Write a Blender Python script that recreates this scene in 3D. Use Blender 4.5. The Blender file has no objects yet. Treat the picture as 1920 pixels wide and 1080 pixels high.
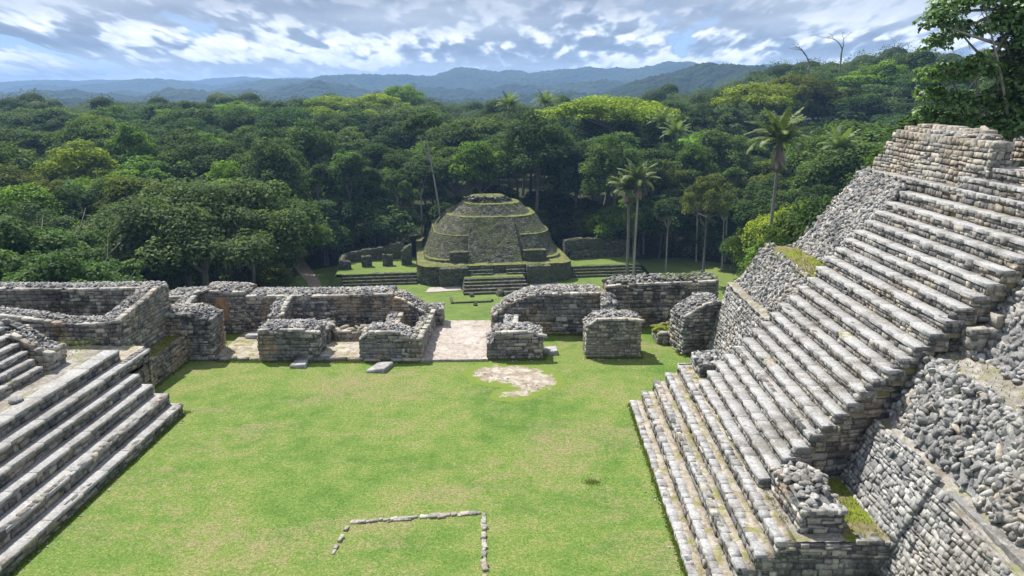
import bpy, math, random
import numpy as np

# ------------------------------------------------------------------ camera, sky, sun
scene = bpy.context.scene
col = scene.collection
CAM_H = 11.0
PITCH = math.atan(361 / 1390.0)
YAW = math.atan(28 / math.hypot(1390.0, 361))
cam_d = bpy.data.cameras.new('camera')
cam_d.sensor_width = 36.0
cam_d.lens = 36.0 * 1390 / 1920
cam_d.clip_end = 60000
cam_d.clip_start = 0.2
cam = bpy.data.objects.new('camera', cam_d)
col.objects.link(cam)
cam.location = (0, 0, CAM_H)
cam.rotation_euler = (math.pi / 2 - PITCH, 0, YAW)
scene.camera = cam

SUN_EL = math.radians(57)
SUN_AZ = math.atan2(-0.70, 0.80)          # direction towards the sun, measured from +Y to +X
sun_dir = (math.sin(SUN_AZ) * math.cos(SUN_EL), math.cos(SUN_AZ) * math.cos(SUN_EL), math.sin(SUN_EL))
sl = bpy.data.lights.new('sun', 'SUN')
sl.energy = 4.8
sl.angle = math.radians(0.55)
sl.color = (1.0, 0.955, 0.88)
so = bpy.data.objects.new('sun', sl)
col.objects.link(so)
so.rotation_euler = (math.pi / 2 - SUN_EL, 0, math.pi - SUN_AZ)

world = bpy.data.worlds.new("World")
scene.world = world
world.use_nodes = True
scene.view_settings.view_transform = 'Standard'
scene.view_settings.look = 'None'
scene.view_settings.exposure = 0.78
scene.view_settings.gamma = 1
scene.render.engine = 'CYCLES'
scene.cycles.max_bounces = 5
scene.cycles.diffuse_bounces = 2
scene.cycles.glossy_bounces = 1
scene.cycles.transmission_bounces = 3
scene.cycles.transparent_max_bounces = 4
scene.cycles.volume_bounces = 0
scene.cycles.use_denoising = True
try:
    scene.cycles.denoiser = 'OPENIMAGEDENOISE'
    scene.cycles.denoising_input_passes = 'RGB_ALBEDO_NORMAL'
    scene.cycles.denoising_prefilter = 'ACCURATE'
except Exception:
    pass
scene.cycles.sample_clamp_indirect = 4.0


class NT:
    """small helper round a node tree"""
    def __init__(s, tree):
        s.t = tree
        s.n = tree.nodes
        s.n.clear()

    def node(s, kind, **kw):
        n = s.n.new(kind)
        for k, v in kw.items():
            if k == 'inp':
                for i, val in v.items():
                    if isinstance(val, bpy.types.NodeSocket):
                        s.t.links.new(val, n.inputs[i])
                    else:
                        n.inputs[i].default_value = val
            else:
                setattr(n, k, v)
        return n

    def math(s, op, a, b=None, c=None, clamp=False):
        d = {0: a}
        if b is not None:
            d[1] = b
        if c is not None:
            d[2] = c
        return s.node('ShaderNodeMath', operation=op, use_clamp=clamp, inp=d).outputs[0]

    def noise(s, vec, scale, detail=4, rough=0.55, dist=0.0, dim='3D'):
        d = {'Scale': scale, 'Detail': detail, 'Roughness': rough, 'Distortion': dist}
        if vec is not None:
            d['Vector'] = vec
        return s.node('ShaderNodeTexNoise', noise_dimensions=dim, inp=d).outputs[0]

    def ramp(s, fac, stops, interp='LINEAR'):
        n = s.node('ShaderNodeValToRGB', inp={0: fac})
        r = n.color_ramp
        r.interpolation = interp
        while len(r.elements) < len(stops):
            r.elements.new(0.5)
        for e, (p, c) in zip(r.elements, stops):
            e.position = p
            e.color = (c[0], c[1], c[2], 1) if not isinstance(c, (int, float)) else (c, c, c, 1)
        return n.outputs[0]

    def mix(s, fac, a, b, mode='MIX'):
        n = s.node('ShaderNodeMix', data_type='RGBA', blend_type=mode)
        n.clamp_factor = True
        for i, v in ((0, fac), (6, a), (7, b)):
            if isinstance(v, bpy.types.NodeSocket):
                s.t.links.new(v, n.inputs[i])
            elif i == 0:
                n.inputs[0].default_value = v
            else:
                n.inputs[i].default_value = (v[0], v[1], v[2], 1)
        return n.outputs[2]


def build_world():
    w = NT(world.node_tree)
    tc = w.node('ShaderNodeTexCoord').outputs['Generated']
    sep = w.node('ShaderNodeSeparateXYZ', inp={0: tc})
    az = w.math('ARCTAN2', sep.outputs[0], sep.outputs[1])
    el = w.math('ARCSINE', sep.outputs[2])
    sky = w.node('ShaderNodeTexSky', sky_type='NISHITA', sun_disc=False, sun_elevation=SUN_EL,
                 sun_rotation=SUN_AZ, altitude=400.0, air_density=1.0, dust_density=1.2, ozone_density=1.4)
    skyc = w.mix(1.0, sky.outputs[0], (0.10, 0.10, 0.10), 'MULTIPLY')
    # cloud space: bearing and elevation; higher clouds lie nearer, so they are larger
    elc = w.math('MAXIMUM', el, 0.0)
    stretch = w.math('POWER', w.math('ADD', elc, 0.014), 0.60)
    den = w.math('ADD', w.math('MULTIPLY', elc, 3.0), 0.85)
    cx = w.math('DIVIDE', w.math('MULTIPLY', az, 21.0), den)
    cy = w.math('MULTIPLY', stretch, 23.0)

    def cvec(dy, off, sx=1.0):
        return w.node('ShaderNodeCombineXYZ', inp={0: w.math('ADD', w.math('MULTIPLY', cx, sx), off), 1: w.math('ADD', cy, dy), 2: off}).outputs[0]

    def sstep(x, a_, b_):
        return w.node('ShaderNodeMapRange', interpolation_type='SMOOTHSTEP', inp={0: x, 1: a_, 2: b_}).outputs[0]
    # towering cumulus: billows, white where the sun reaches their tops, blue-grey at the flat bases
    def billow(dy, full=True):
        v_ = cvec(dy, 23.7, 1.15)
        wob_ = w.node('ShaderNodeTexNoise', inp={'Vector': v_, 'Scale': 1.1, 'Detail': 2, 'Roughness': .6}).outputs['Color']
        v_ = w.node('ShaderNodeVectorMath', operation='ADD', inp={0: v_, 1: w.node('ShaderNodeVectorMath', operation='SCALE', inp={0: wob_, 'Scale': 0.9}).outputs[0]}).outputs[0]
        f_ = w.noise(v_, 0.36, 4, 0.55)
        p1 = w.node('ShaderNodeTexVoronoi', feature='F1', voronoi_dimensions='2D', inp={'Vector': v_, 'Scale': 0.95, 'Detail': 0.0}).outputs['Distance']
        p2 = w.node('ShaderNodeTexVoronoi', feature='F1', voronoi_dimensions='2D', inp={'Vector': v_, 'Scale': 2.3, 'Detail': 0.0}).outputs['Distance']
        h_ = w.math('SUBTRACT', w.math('MULTIPLY', f_, 1.25), w.math('MULTIPLY', p1, .20))
        h_ = w.math('SUBTRACT', h_, w.math('MULTIPLY', p2, .12))
        return w.math('ADD', h_, 0.095)
    n0 = billow(0)
    n1 = billow(0.55)
    big = w.noise(cvec(0, 41.3, .35), 0.33, 3, 0.5)
    cover = w.math('ADD', w.math('MULTIPLY', n0, 0.75), w.math('MULTIPLY', big, 0.35))
    dens = sstep(cover, 0.40, 0.48)
    edge = w.math('SUBTRACT', n0, n1)
    lit = sstep(edge, -0.11, 0.12)
    fine = w.noise(cvec(0, 7.1, 1.2), 1.7, 5, 0.62)
    lit2 = w.math('ADD', w.math('MULTIPLY', lit, 0.85), w.math('MULTIPLY', w.math('SUBTRACT', fine, 0.44), 1.1), clamp=True)
    cloud = w.ramp(lit2, [(0.0, (0.165, 0.195, 0.25)), (0.30, (0.23, 0.27, 0.335)), (0.52, (0.37, 0.42, 0.49)), (0.76, (0.64, 0.67, 0.71)), (1.0, (0.92, 0.92, 0.92))])
    gap = w.ramp(elc, [(0.0, (0.44, 0.55, 0.70)), (0.04, (0.33, 0.47, 0.67)), (0.12, (0.20, 0.34, 0.58)), (1.0, (0.10, 0.24, 0.60))])
    # high grey deck along the top of the view
    deckn = w.noise(cvec(0, 61.0, .35), 0.34, 3, 0.5)
    deck = w.math('MULTIPLY', sstep(w.math('ADD', elc, w.math('MULTIPLY', w.math('SUBTRACT', deckn, .5), .10)), 0.070, 0.110), 0.80)
    # bands of shade low down where the decks run together
    bandn = w.noise(cvec(0, 83.0, .16), 0.75, 3, 0.55)
    seen = w.mix(dens, gap, cloud)
    seen = w.mix(deck, seen, w.mix(sstep(deckn, .42, .62), (0.20, 0.235, 0.30), (0.42, 0.46, 0.52)))
    low = w.node('ShaderNodeMapRange', inp={0: elc, 1: 0.055, 2: 0.010}).outputs[0]
    lowc = w.mix(sstep(bandn, .40, .62), (0.34, 0.40, 0.48), (0.72, 0.76, 0.80))
    seen = w.mix(w.math('MULTIPLY', low, 0.85), seen, lowc)
    # overhead the Nishita sky with broken cloud
    hi = w.node('ShaderNodeMapRange', inp={0: el, 1: 0.20, 2: 0.45}).outputs[0]
    over = w.mix(w.math('MULTIPLY', dens, 0.65), skyc, (0.55, 0.60, 0.68))
    out = w.mix(hi, seen, over)
    bg = w.node('ShaderNodeBackground', inp={'Color': out, 'Strength': 1.0})
    o = w.node('ShaderNodeOutputWorld')
    w.t.links.new(bg.outputs[0], o.inputs[0])


build_world()

# ------------------------------------------------------------------ helpers
rng = np.random.default_rng(7)
random.seed(7)


def link(o, parent=None):
    col.objects.link(o)
    if parent:
        o.parent = parent
    return o


def tag(o, label=None, cat=None, group=None, kind=None):
    if label:
        o['label'] = label
    if cat:
        o['category'] = cat
    if group:
        o['group'] = group
    if kind:
        o['kind'] = kind
    return o


def thing(name, label, cat, loc=(0, 0, 0), group=None):
    o = bpy.data.objects.new(name, None)
    o.empty_display_size = 0.3
    o.location = loc
    col.objects.link(o)
    return tag(o, label, cat, group)


def proj(p):
    d = np.asarray(p, float) - np.array([0, 0, CAM_H])
    c, s = math.cos(YAW), math.sin(YAW)
    x = c * d[0] + s * d[1]
    y = -s * d[0] + c * d[1]
    dz = y * math.cos(PITCH) - d[2] * math.sin(PITCH)
    up = y * math.sin(PITCH) + d[2] * math.cos(PITCH)
    return 960 + 1390 * x / dz, 540 - 1390 * up / dz


class MB:
    """collects geometry (world coordinates) and links it as ONE mesh object"""
    def __init__(s):
        s.v, s.f3, s.f4, s.r3, s.r4, s.m3, s.m4 = [], [], [], [], [], [], []
        s.nv = 0
        s.cur = 0

    def add(s, v, f, rnd=0.5):
        v = np.asarray(v, float).reshape(-1, 3)
        f = np.asarray(f, int)
        k = f.shape[1]
        r = np.broadcast_to(np.asarray(rnd, float), (len(f),)).copy()
        (s.f3 if k == 3 else s.f4).append(f + s.nv)
        (s.r3 if k == 3 else s.r4).append(r)
        (s.m3 if k == 3 else s.m4).append(np.full(len(f), s.cur))
        s.v.append(v)
        s.nv += len(v)

    def quad(s, a, b, c, d, rnd=0.5):
        s.add([a, b, c, d], [[0, 1, 2, 3]], rnd)

    def many(s, tv, tf, M, T, rnd, jit=0.0):
        """n copies of template tv/tf with 3x3 matrices M[n], translations T[n]"""
        n = len(T)
        if n == 0:
            return
        tv = np.asarray(tv, float)
        P = tv[None] if tv.ndim == 2 else tv
        if jit:
            P = P + rng.uniform(-jit, jit, (n, P.shape[1], 3))
        V = np.einsum('nij,nkj->nki', M, np.broadcast_to(P, (n, P.shape[1], 3))) + np.asarray(T)[:, None, :]
        k = P.shape[1]
        for F in tf:
            F = np.asarray(F, int)
            ff = (F[None] + (np.arange(n) * k)[:, None, None]).reshape(-1, F.shape[1])
            rr = np.repeat(np.asarray(rnd, float), len(F))
            (s.f3 if F.shape[1] == 3 else s.f4).append(ff + s.nv)
            (s.r3 if F.shape[1] == 3 else s.r4).append(rr)
            (s.m3 if F.shape[1] == 3 else s.m4).append(np.full(len(rr), s.cur))
        s.v.append(V.reshape(-1, 3))
        s.nv += n * k

    def mesh(s, name, origin=(0, 0, 0), smooth=False):
        me = bpy.data.meshes.new(name)
        V = np.concatenate(s.v) - np.asarray(origin, float)
        f4 = np.concatenate(s.f4) if s.f4 else np.zeros((0, 4), int)
        f3 = np.concatenate(s.f3) if s.f3 else np.zeros((0, 3), int)
        r = np.concatenate(s.r4 + s.r3) if (s.r4 or s.r3) else np.zeros(0)
        me.vertices.add(len(V))
        me.vertices.foreach_set('co', V.astype(np.float32).ravel())
        nl = f4.size + f3.size
        me.loops.add(nl)
        me.loops.foreach_set('vertex_index', np.concatenate([f4.ravel(), f3.ravel()]).astype(np.int32))
        npol = len(f4) + len(f3)
        me.polygons.add(npol)
        st = np.concatenate([np.arange(len(f4)) * 4, f4.size + np.arange(len(f3)) * 3]).astype(np.int32)
        me.polygons.foreach_set('loop_start', st)
        try:
            me.polygons.foreach_set('loop_total', np.concatenate([np.full(len(f4), 4), np.full(len(f3), 3)]).astype(np.int32))
        except Exception:
            pass
        if smooth:
            me.polygons.foreach_set('use_smooth', np.ones(npol, bool))
        me.polygons.foreach_set('material_index', np.concatenate(s.m4 + s.m3).astype(np.int32))
        at = me.attributes.new('rnd', 'FLOAT', 'FACE')
        at.data.foreach_set('value', r.astype(np.float32))
        me.update(calc_edges=True)
        me.validate()
        return me

    def build(s, name, mat, parent=None, smooth=False):
        org = np.array(parent_world(parent)) if parent else np.zeros(3)
        me = s.mesh(name, org, smooth)
        for mm in (mat if isinstance(mat, (list, tuple)) else [mat]):
            me.materials.append(mm)
        o = bpy.data.objects.new(name, me)
        return link(o, parent)


def parent_world(o):
    x = np.zeros(3)
    while o is not None:
        x = x + np.array(o.location)
        o = o.parent
    return x


# --- templates
def block_template():
    """dressed stone: x,y in [-.5,.5] on the face, z 0 (back) .. 1 (front), front edge chamfered"""
    v = []
    for z, s in ((-0.3, 0.5), (0.78, 0.5), (1.0, 0.455)):
        v += [(-s, -s, z), (s, -s, z), (s, s, z), (-s, s, z)]
    f = []
    for a in (0, 4):
        for i in range(4):
            j = (i + 1) % 4
            f.append([a + i, a + j, a + 4 + j, a + 4 + i])
    f.append([8, 9, 10, 11])
    return np.array(v), np.array(f)


BT, BF = block_template()


def ico(sub):
    t = (1 + 5 ** .5) / 2
    v = [(-1, t, 0), (1, t, 0), (-1, -t, 0), (1, -t, 0), (0, -1, t), (0, 1, t), (0, -1, -t), (0, 1, -t), (t, 0, -1), (t, 0, 1), (-t, 0, -1), (-t, 0, 1)]
    f = [(0, 11, 5), (0, 5, 1), (0, 1, 7), (0, 7, 10), (0, 10, 11), (1, 5, 9), (5, 11, 4), (11, 10, 2), (10, 7, 6), (7, 1, 8),
         (3, 9, 4), (3, 4, 2), (3, 2, 6), (3, 6, 8), (3, 8, 9), (4, 9, 5), (2, 4, 11), (6, 2, 10), (8, 6, 7), (9, 8, 1)]
    v = [np.array(x) / np.linalg.norm(x) for x in v]
    for _ in range(sub):
        cache, nf = {}, []

        def mid(a, b):
            k = (min(a, b), max(a, b))
            if k not in cache:
                m = v[a] + v[b]
                v.append(m / np.linalg.norm(m))
                cache[k] = len(v) - 1
            return cache[k]
        for a, b, c in f:
            x, y, z = mid(a, b), mid(b, c), mid(c, a)
            nf += [(a, x, z), (b, y, x), (c, z, y), (x, y, z)]
        f = nf
    return np.array(v), np.array(f)


IV, IF = ico(1)


def lump_variant():
    V = IV.copy()
    for _ in range(9):                                # cut random flats so that it reads as broken rock
        n = rng.normal(size=3)
        n /= np.linalg.norm(n)
        h = rng.uniform(0.42, 0.80)
        d = V @ n
        V = V - np.outer(np.maximum(d - h, 0), n)
    V += rng.normal(0, 0.04, V.shape)
    return V * 0.70


LUMPS = [lump_variant() for _ in range(14)]


def rotmats(n, tilt=math.pi):
    a = rng.normal(size=(n, 4))
    a /= np.linalg.norm(a, axis=1)[:, None]
    w, x, y, z = a.T
    return np.stack([np.stack([1 - 2 * (y * y + z * z), 2 * (x * y - z * w), 2 * (x * z + y * w)], -1),
                     np.stack([2 * (x * y + z * w), 1 - 2 * (x * x + z * z), 2 * (y * z - x * w)], -1),
                     np.stack([2 * (x * z - y * w), 2 * (y * z + x * w), 1 - 2 * (x * x + y * y)], -1)], 1)


def lumps(mb, P, size, flat=0.62, elong=1.45, up=(0, 0, 1), lie=0.35, rnd=None):
    """rocks at points P, flattened along up with some random tilt"""
    P = np.asarray(P, float)
    n = len(P)
    if n == 0:
        return
    up = np.asarray(up, float)
    up = up / np.linalg.norm(up)
    U = up + rng.normal(0, lie, (n, 3))
    U /= np.linalg.norm(U, axis=1)[:, None]
    A = rng.normal(size=(n, 3))
    A -= (A * U).sum(1)[:, None] * U
    A /= np.linalg.norm(A, axis=1)[:, None]
    B = np.cross(U, A)
    sz = np.broadcast_to(np.asarray(size, float), (n,)) * rng.uniform(0.65, 1.35, n)
    e = rng.uniform(1.0, elong, n)
    M = np.stack([A * (sz * e)[:, None], B * (sz / np.sqrt(e))[:, None], U * (sz * flat * rng.uniform(.75, 1.25, n))[:, None]], 2)
    r = rng.uniform(0, 1, n) if rnd is None else rnd
    which = rng.integers(0, len(LUMPS), n)
    for k in range(len(LUMPS)):
        m = which == k
        if m.any():
            mb.many(LUMPS[k], [IF], M[m], P[m], r[m])


def interp(profile):
    xs = [p[0] for p in profile]
    ys = [p[1] for p in profile]
    return lambda u: np.interp(u, xs, ys)


FT = BT.copy()
FT[8:, :2] *= 0.485 / 0.455
FT[4:8, 2] = 0.88


def stone_face(mb, O, U, V, N, L, top, bot=None, course=0.125, wide=0.23, depth=0.10, proud=0.02, gap=0.12, rag=0.6, jit=0.085, skin=0.5, rot=0.05):
    """roughly coursed stones on the face O + u*U + v*V, standing out along N; where the old render survives
    (skin) they are flush and close-jointed"""
    O, U, V, N = (np.asarray(a, float) for a in (O, U, V, N))
    us = np.linspace(0, L, 60)
    vmax = float(np.max(top(us)))
    vmin = float(np.min(bot(us))) if bot else 0.0
    Ms, Ts, R = [], [], []
    ph = rng.uniform(0, 6.28, 6)
    fr = rng.uniform(.7, 1.4, 6)

    def skinned(u, v):
        return math.sin(u * 1.3 * fr[0] + ph[0] + 1.2 * math.sin(v * 2.1 + ph[1])) + math.sin(v * 2.6 * fr[1] + u * .7 + ph[2]) + .6 * math.sin(u * 3.1 * fr[2] - v * 2.3 + ph[3])
    v = vmin
    row = 0
    while v < vmax:
        h = course * rng.uniform(0.62, 1.55)
        u = -rng.uniform(0, wide * .5)
        pw, pf = rng.uniform(0, 6.28), rng.uniform(1.2, 2.6)
        row += 1
        while u < L:
            w = wide * rng.choice([rng.uniform(.4, 1.1), rng.uniform(.8, 1.6), rng.uniform(1.4, 2.4)], p=[.45, .4, .15])
            a, b = max(u, 0), min(u + w, L)
            u += w
            if b - a < 0.05:
                continue
            um = (a + b) / 2
            if v + h * rag > float(top(um)):
                continue
            if bot and v + h * .4 < float(bot(um)):
                continue
            sk = skinned(um, v) > 2.2 - 2.4 * skin
            if not sk and rng.uniform() < 0.035:
                continue
            vo = 0.022 * math.sin(um * pf + pw)
            parts = [(0, 1.0)]
            if not sk and rng.uniform() < .16:
                f_ = rng.uniform(.4, .6)
                parts = [(0, f_), (f_, 1.0)]
            for f0, f1 in parts:
                hh = h * (f1 - f0) * (1.0 if sk else rng.uniform(.88, 1.12))
                d = depth * rng.uniform(0.8, 1.2)
                p = (0.006 + rng.uniform(-0.004, 0.006)) if sk else proud + rng.uniform(-0.024, 0.026)
                g_ = .015 if sk else gap * rng.uniform(.6, 1.5)
                ang = rng.normal(0, rot * (.4 if sk else 1))
                c, s = math.cos(ang), math.sin(ang)
                uu, vv = U * c + V * s, -U * s + V * c
                Ms.append(np.stack([uu * (b - a) * (1 - g_ * .5), vv * hh * (1 - g_), N * d], 1))
                Ts.append(O + U * um + V * (v + h * (f0 + f1) / 2 + vo) + N * (p - d))
                R.append(rng.uniform(.25, .5) if sk else rng.uniform())
        v += h
    if Ts:
        mb.many(BT, [BF], np.array(Ms), np.array(Ts), np.array(R), jit)


def core_wall(mb, p0, p1, thick, prof, base, nrm, inset=0.03, back_drop=0.0, rnd=0.15):
    """solid behind the stones: prism along p0->p1, ragged top"""
    p0, p1 = np.array(p0, float), np.array(p1, float)
    L = np.linalg.norm(p1 - p0)
    U = (p1 - p0) / L
    n = max(3, int(L / 0.22))
    u = np.linspace(inset, L - inset, n)
    t = prof(u) - 0.03 + rng.uniform(-0.02, 0.02, n)
    b = base(u) if callable(base) else np.full(n, base)
    F = p0[None] + U[None] * u[:, None] - nrm[None] * inset
    B = p0[None] + U[None] * u[:, None] - nrm[None] * (thick - inset)
    V = np.concatenate([np.column_stack([F, b]), np.column_stack([F, t]), np.column_stack([B, t - back_drop]), np.column_stack([B, b])])
    f = []
    for k in range(3):
        for i in range(n - 1):
            f.append([k * n + i, k * n + i + 1, (k + 1) * n + i + 1, (k + 1) * n + i])
    f.append([0, n, 2 * n, 3 * n])
    f.append([n - 1, 4 * n - 1, 3 * n - 1, 2 * n - 1])
    mb.add(V, f, rnd)


def wall(name, label, cat, p0, p1, thick, prof, base=0.0, mound=0.2, course=0.125, wide=0.23, mat=None, cap=None,
         rub=0.165, ends=(True, True), back=False, group=None, cap_in=0.17, parent=None, coping=True, front=True):
    """a ruined masonry wall seen mostly from its front (front = left-hand normal of p0->p1 turned to -Y side)
    p0->p1 runs so that the front normal is (U.y, -U.x)"""
    p0a, p1a = np.array(p0, float), np.array(p1, float)
    L = np.linalg.norm(p1a - p0a)
    U = (p1a - p0a) / L
    N = np.array([U[1], -U[0]])
    U3, N3, Z = np.array([U[0], U[1], 0]), np.array([N[0], N[1], 0]), np.array([0, 0, 1.0])
    P = interp(prof)
    mound = mound * .6
    zb = base if not callable(base) else float(np.min(base(np.linspace(0, L, 20))))
    if parent is None:
        mid = (p0a + p1a) / 2 - N * thick / 2
        root = thing(name, label, cat, (mid[0], mid[1], zb), group)
    else:
        root = parent
    mb = MB()
    core_wall(mb, p0a, p1a, thick, P, base, N)
    O = np.array([p0a[0], p0a[1], 0.0])
    bot = (base if callable(base) else (lambda u: np.zeros_like(np.asarray(u, float)) + base))
    if front:
        stone_face(mb, O, U3, Z, N3, L, P, bot, course, wide)
    if ends[0]:
        stone_face(mb, O - N3 * thick, N3, Z, -U3, thick, lambda u: np.zeros_like(np.asarray(u, float)) + P(0.05), lambda u: np.zeros_like(np.asarray(u, float)) + bot(0.0), course, wide)
    if ends[1]:
        stone_face(mb, O + U3 * L, -N3, Z, U3, thick, lambda u: np.zeros_like(np.asarray(u, float)) + P(L - 0.05), lambda u: np.zeros_like(np.asarray(u, float)) + bot(L), course, wide)
    if back:
        stone_face(mb, O + U3 * L - N3 * thick, -U3, Z, -N3, L, lambda u: P(L - np.asarray(u)), (lambda u: bot(L - np.asarray(u))), course, wide)
    # flat coping stones along the front edge
    if coping:
        u = 0.05
        Ms, Ts, R = [], [], []
        while u < L - 0.1:
            w = rng.uniform(0.2, 0.5)
            if rng.uniform() < 0.85:
                um = min(u + w / 2, L - 0.05)
                zt = float(P(um))
                sl_ = (float(P(min(um + .1, L))) - float(P(max(um - .1, 0)))) / 0.2
                uu = np.array([U[0], U[1], sl_ * .8])
                uu /= np.linalg.norm(uu)
                Ms.append(np.stack([uu * w * .97, -N3 * 0.22, Z * 0.08], 1))
                Ts.append(O + U3 * um - N3 * 0.075 + Z * (zt - 0.03))
                R.append(rng.uniform(0.6, 1))
            u += w
        if Ts:
            mb.many(BT, [BF], np.array(Ms), np.array(Ts), np.array(R), 0.06)
    mb.build('masonry', mat or M['stone'], root)
    # rubble on top
    area = L * max(thick - cap_in, 0.1)
    n = int(area / (rub * rub * 0.30))
    a = rng.uniform(0, L, n)
    b = rng.uniform(cap_in, thick, n)
    dome = np.clip(1 - ((b - (thick + cap_in) / 2) / ((thick - cap_in) / 2 + 1e-6)) ** 2, 0, 1)
    edge = np.clip(np.minimum(a, L - a) / 0.35, 0, 1)
    z = P(a) + mound * dome ** .7 * (0.4 + .6 * edge) - 0.02
    pts = O[None] + U3[None] * a[:, None] - N3[None] * b[:, None]
    pts[:, 2] = z
    mc = MB()
    # a core under the rubble so that no hole shows
    nu, nv = max(3, int(L / .3)), 6
    gu, gv = np.meshgrid(np.linspace(0.06, L - 0.06, nu), np.linspace(cap_in, thick - .05, nv), indexing='ij')
    dm = np.clip(1 - ((gv - (thick + cap_in) / 2) / ((thick - cap_in) / 2)) ** 2, 0, 1) ** .7
    G = O[None, None] + U3 * gu[..., None] - N3 * gv[..., None]
    eg = np.clip(np.minimum(gu, L - gu) / 0.35, 0, 1)
    G[..., 2] = P(gu) + mound * dm * (.4 + .6 * eg) - 0.06
    idx = np.arange(nu * nv).reshape(nu, nv)
    mc.add(G.reshape(-1, 3), np.stack([idx[:-1, :-1], idx[1:, :-1], idx[1:, 1:], idx[:-1, 1:]], -1).reshape(-1, 4), 0.1)
    lumps(mc, pts, rub * 0.66, flat=0.6, lie=.45)
    mc.build('rubble_top', cap or M['rubble'], root)
    return root


# ------------------------------------------------------------------ materials
M = {}


def new_mat(name):
    m = bpy.data.materials.new(name)
    m.use_nodes = True
    return m, NT(m.node_tree)


def finish(w, colr, rough=0.9, bump=None, bstr=0.5, bdist=0.03, spec=0.25):
    d = {'Base Color': colr, 'Roughness': rough, 'Specular IOR Level': spec}
    p = w.node('ShaderNodeBsdfPrincipled', inp=d)
    if bump is not None:
        b = w.node('ShaderNodeBump', inp={'Strength': bstr, 'Distance': bdist, 'Height': bump})
        w.t.links.new(b.outputs[0], p.inputs['Normal'])
    o = w.node('ShaderNodeOutputMaterial')
    w.t.links.new(p.outputs[0], o.inputs[0])
    return p


def geo_pos(w):
    return w.node('ShaderNodeNewGeometry').outputs['Position']


def stone_mat(name, stops, dark=(0.035, 0.036, 0.038), dark_amt=0.55, pale_amt=0.35, moss=0.0, tan=0.0, scale=1.0, bstr=0.9):
    m, w = new_mat(name)
    pos = geo_pos(w)
    rnd = w.node('ShaderNodeAttribute', attribute_name='rnd').outputs['Fac']
    base = w.ramp(rnd, stops)
    # broad weathering: grey-black lichen skins with soft edges, running a little down the faces
    st = w.node('ShaderNodeVectorMath', operation='MULTIPLY', inp={0: pos, 1: (1.0, 1.0, 0.55)}).outputs[0]
    big = w.noise(st, 0.85 * scale, 6, 0.62, 0.4)
    mid = w.noise(pos, 3.2 * scale, 6, 0.65)
    fine = w.noise(pos, 15.0 * scale, 7, 0.78)
    if tan:
        tn = w.noise(st, 0.6 * scale, 4, 0.6)
        base = w.mix(w.math('MULTIPLY', w.node('ShaderNodeMapRange', inp={0: tn, 1: 0.50, 2: 0.62}).outputs[0], tan), base, (0.40, 0.29, 0.175), 'MIX')
    dk = w.math('ADD', w.math('MULTIPLY', big, 0.7), w.math('MULTIPLY', mid, 0.45))
    dkf = w.node('ShaderNodeMapRange', inp={0: dk, 1: 0.55, 2: 0.70}).outputs[0]
    c = w.mix(w.math('MULTIPLY', dkf, dark_amt), base, dark)
    pl = w.node('ShaderNodeMapRange', inp={0: w.noise(pos, 5.5 * scale, 5, 0.7, 0.6), 1: 0.56, 2: 0.66}).outputs[0]
    c = w.mix(w.math('MULTIPLY', pl, pale_amt), c, (0.50, 0.49, 0.46))
    c = w.mix(0.75, c, w.ramp(fine, [(0.30, 0.30), (0.5, 0.95), (0.70, 1.6)]), 'MULTIPLY')
    if moss:
        ms = w.node('ShaderNodeMapRange', inp={0: w.noise(pos, 1.7 * scale, 6, 0.65), 1: 0.52, 2: 0.62}).outputs[0]
        c = w.mix(w.math('MULTIPLY', ms, moss), c, (0.085, 0.11, 0.022))
    bh = w.math('ADD', w.math('MULTIPLY', fine, 0.6), w.math('MULTIPLY', mid, 0.8))
    finish(w, c, 0.92, bh, bstr, 0.03)
    M[name] = m
    return m


G = (0.20, 0.20, 0.20)
stone_mat('stone', [(0.0, (0.085, 0.085, 0.088)), (0.35, (0.18, 0.177, 0.172)), (0.7, (0.30, 0.285, 0.26)), (1.0, (0.46, 0.425, 0.36))], tan=0.55, dark_amt=0.80)
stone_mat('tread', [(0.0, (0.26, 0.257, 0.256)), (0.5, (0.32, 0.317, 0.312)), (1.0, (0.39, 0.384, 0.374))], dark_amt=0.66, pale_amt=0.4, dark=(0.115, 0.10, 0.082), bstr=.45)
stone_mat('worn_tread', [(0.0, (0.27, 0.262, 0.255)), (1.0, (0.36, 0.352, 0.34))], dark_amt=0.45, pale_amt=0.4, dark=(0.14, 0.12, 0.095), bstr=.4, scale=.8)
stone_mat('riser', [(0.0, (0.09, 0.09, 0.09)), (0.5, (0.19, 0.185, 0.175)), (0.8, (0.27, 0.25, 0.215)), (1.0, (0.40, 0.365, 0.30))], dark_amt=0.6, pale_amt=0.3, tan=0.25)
stone_mat('rubble', [(0.0, (0.15, 0.15, 0.15)), (0.5, (0.285, 0.28, 0.27)), (0.85, (0.40, 0.385, 0.36)), (1.0, (0.44, 0.37, 0.28))], dark_amt=0.5, pale_amt=0.45, tan=0.12)
stone_mat('rubble_moss', [(0.0, (0.10, 0.10, 0.10)), (0.6, (0.22, 0.22, 0.21)), (1.0, (0.32, 0.31, 0.28))], dark_amt=0.45, pale_amt=0.35, moss=0.6)
stone_mat('batter', [(0.0, (0.15, 0.15, 0.15)), (0.5, (0.28, 0.275, 0.265)), (1.0, (0.44, 0.43, 0.40))], dark_amt=0.4, pale_amt=0.35, tan=0.15)
stone_mat('warm_stone', [(0.0, (0.13, 0.125, 0.115)), (0.5, (0.27, 0.255, 0.225)), (1.0, (0.42, 0.385, 0.32))], dark_amt=0.5, pale_amt=0.35, tan=0.3)


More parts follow.
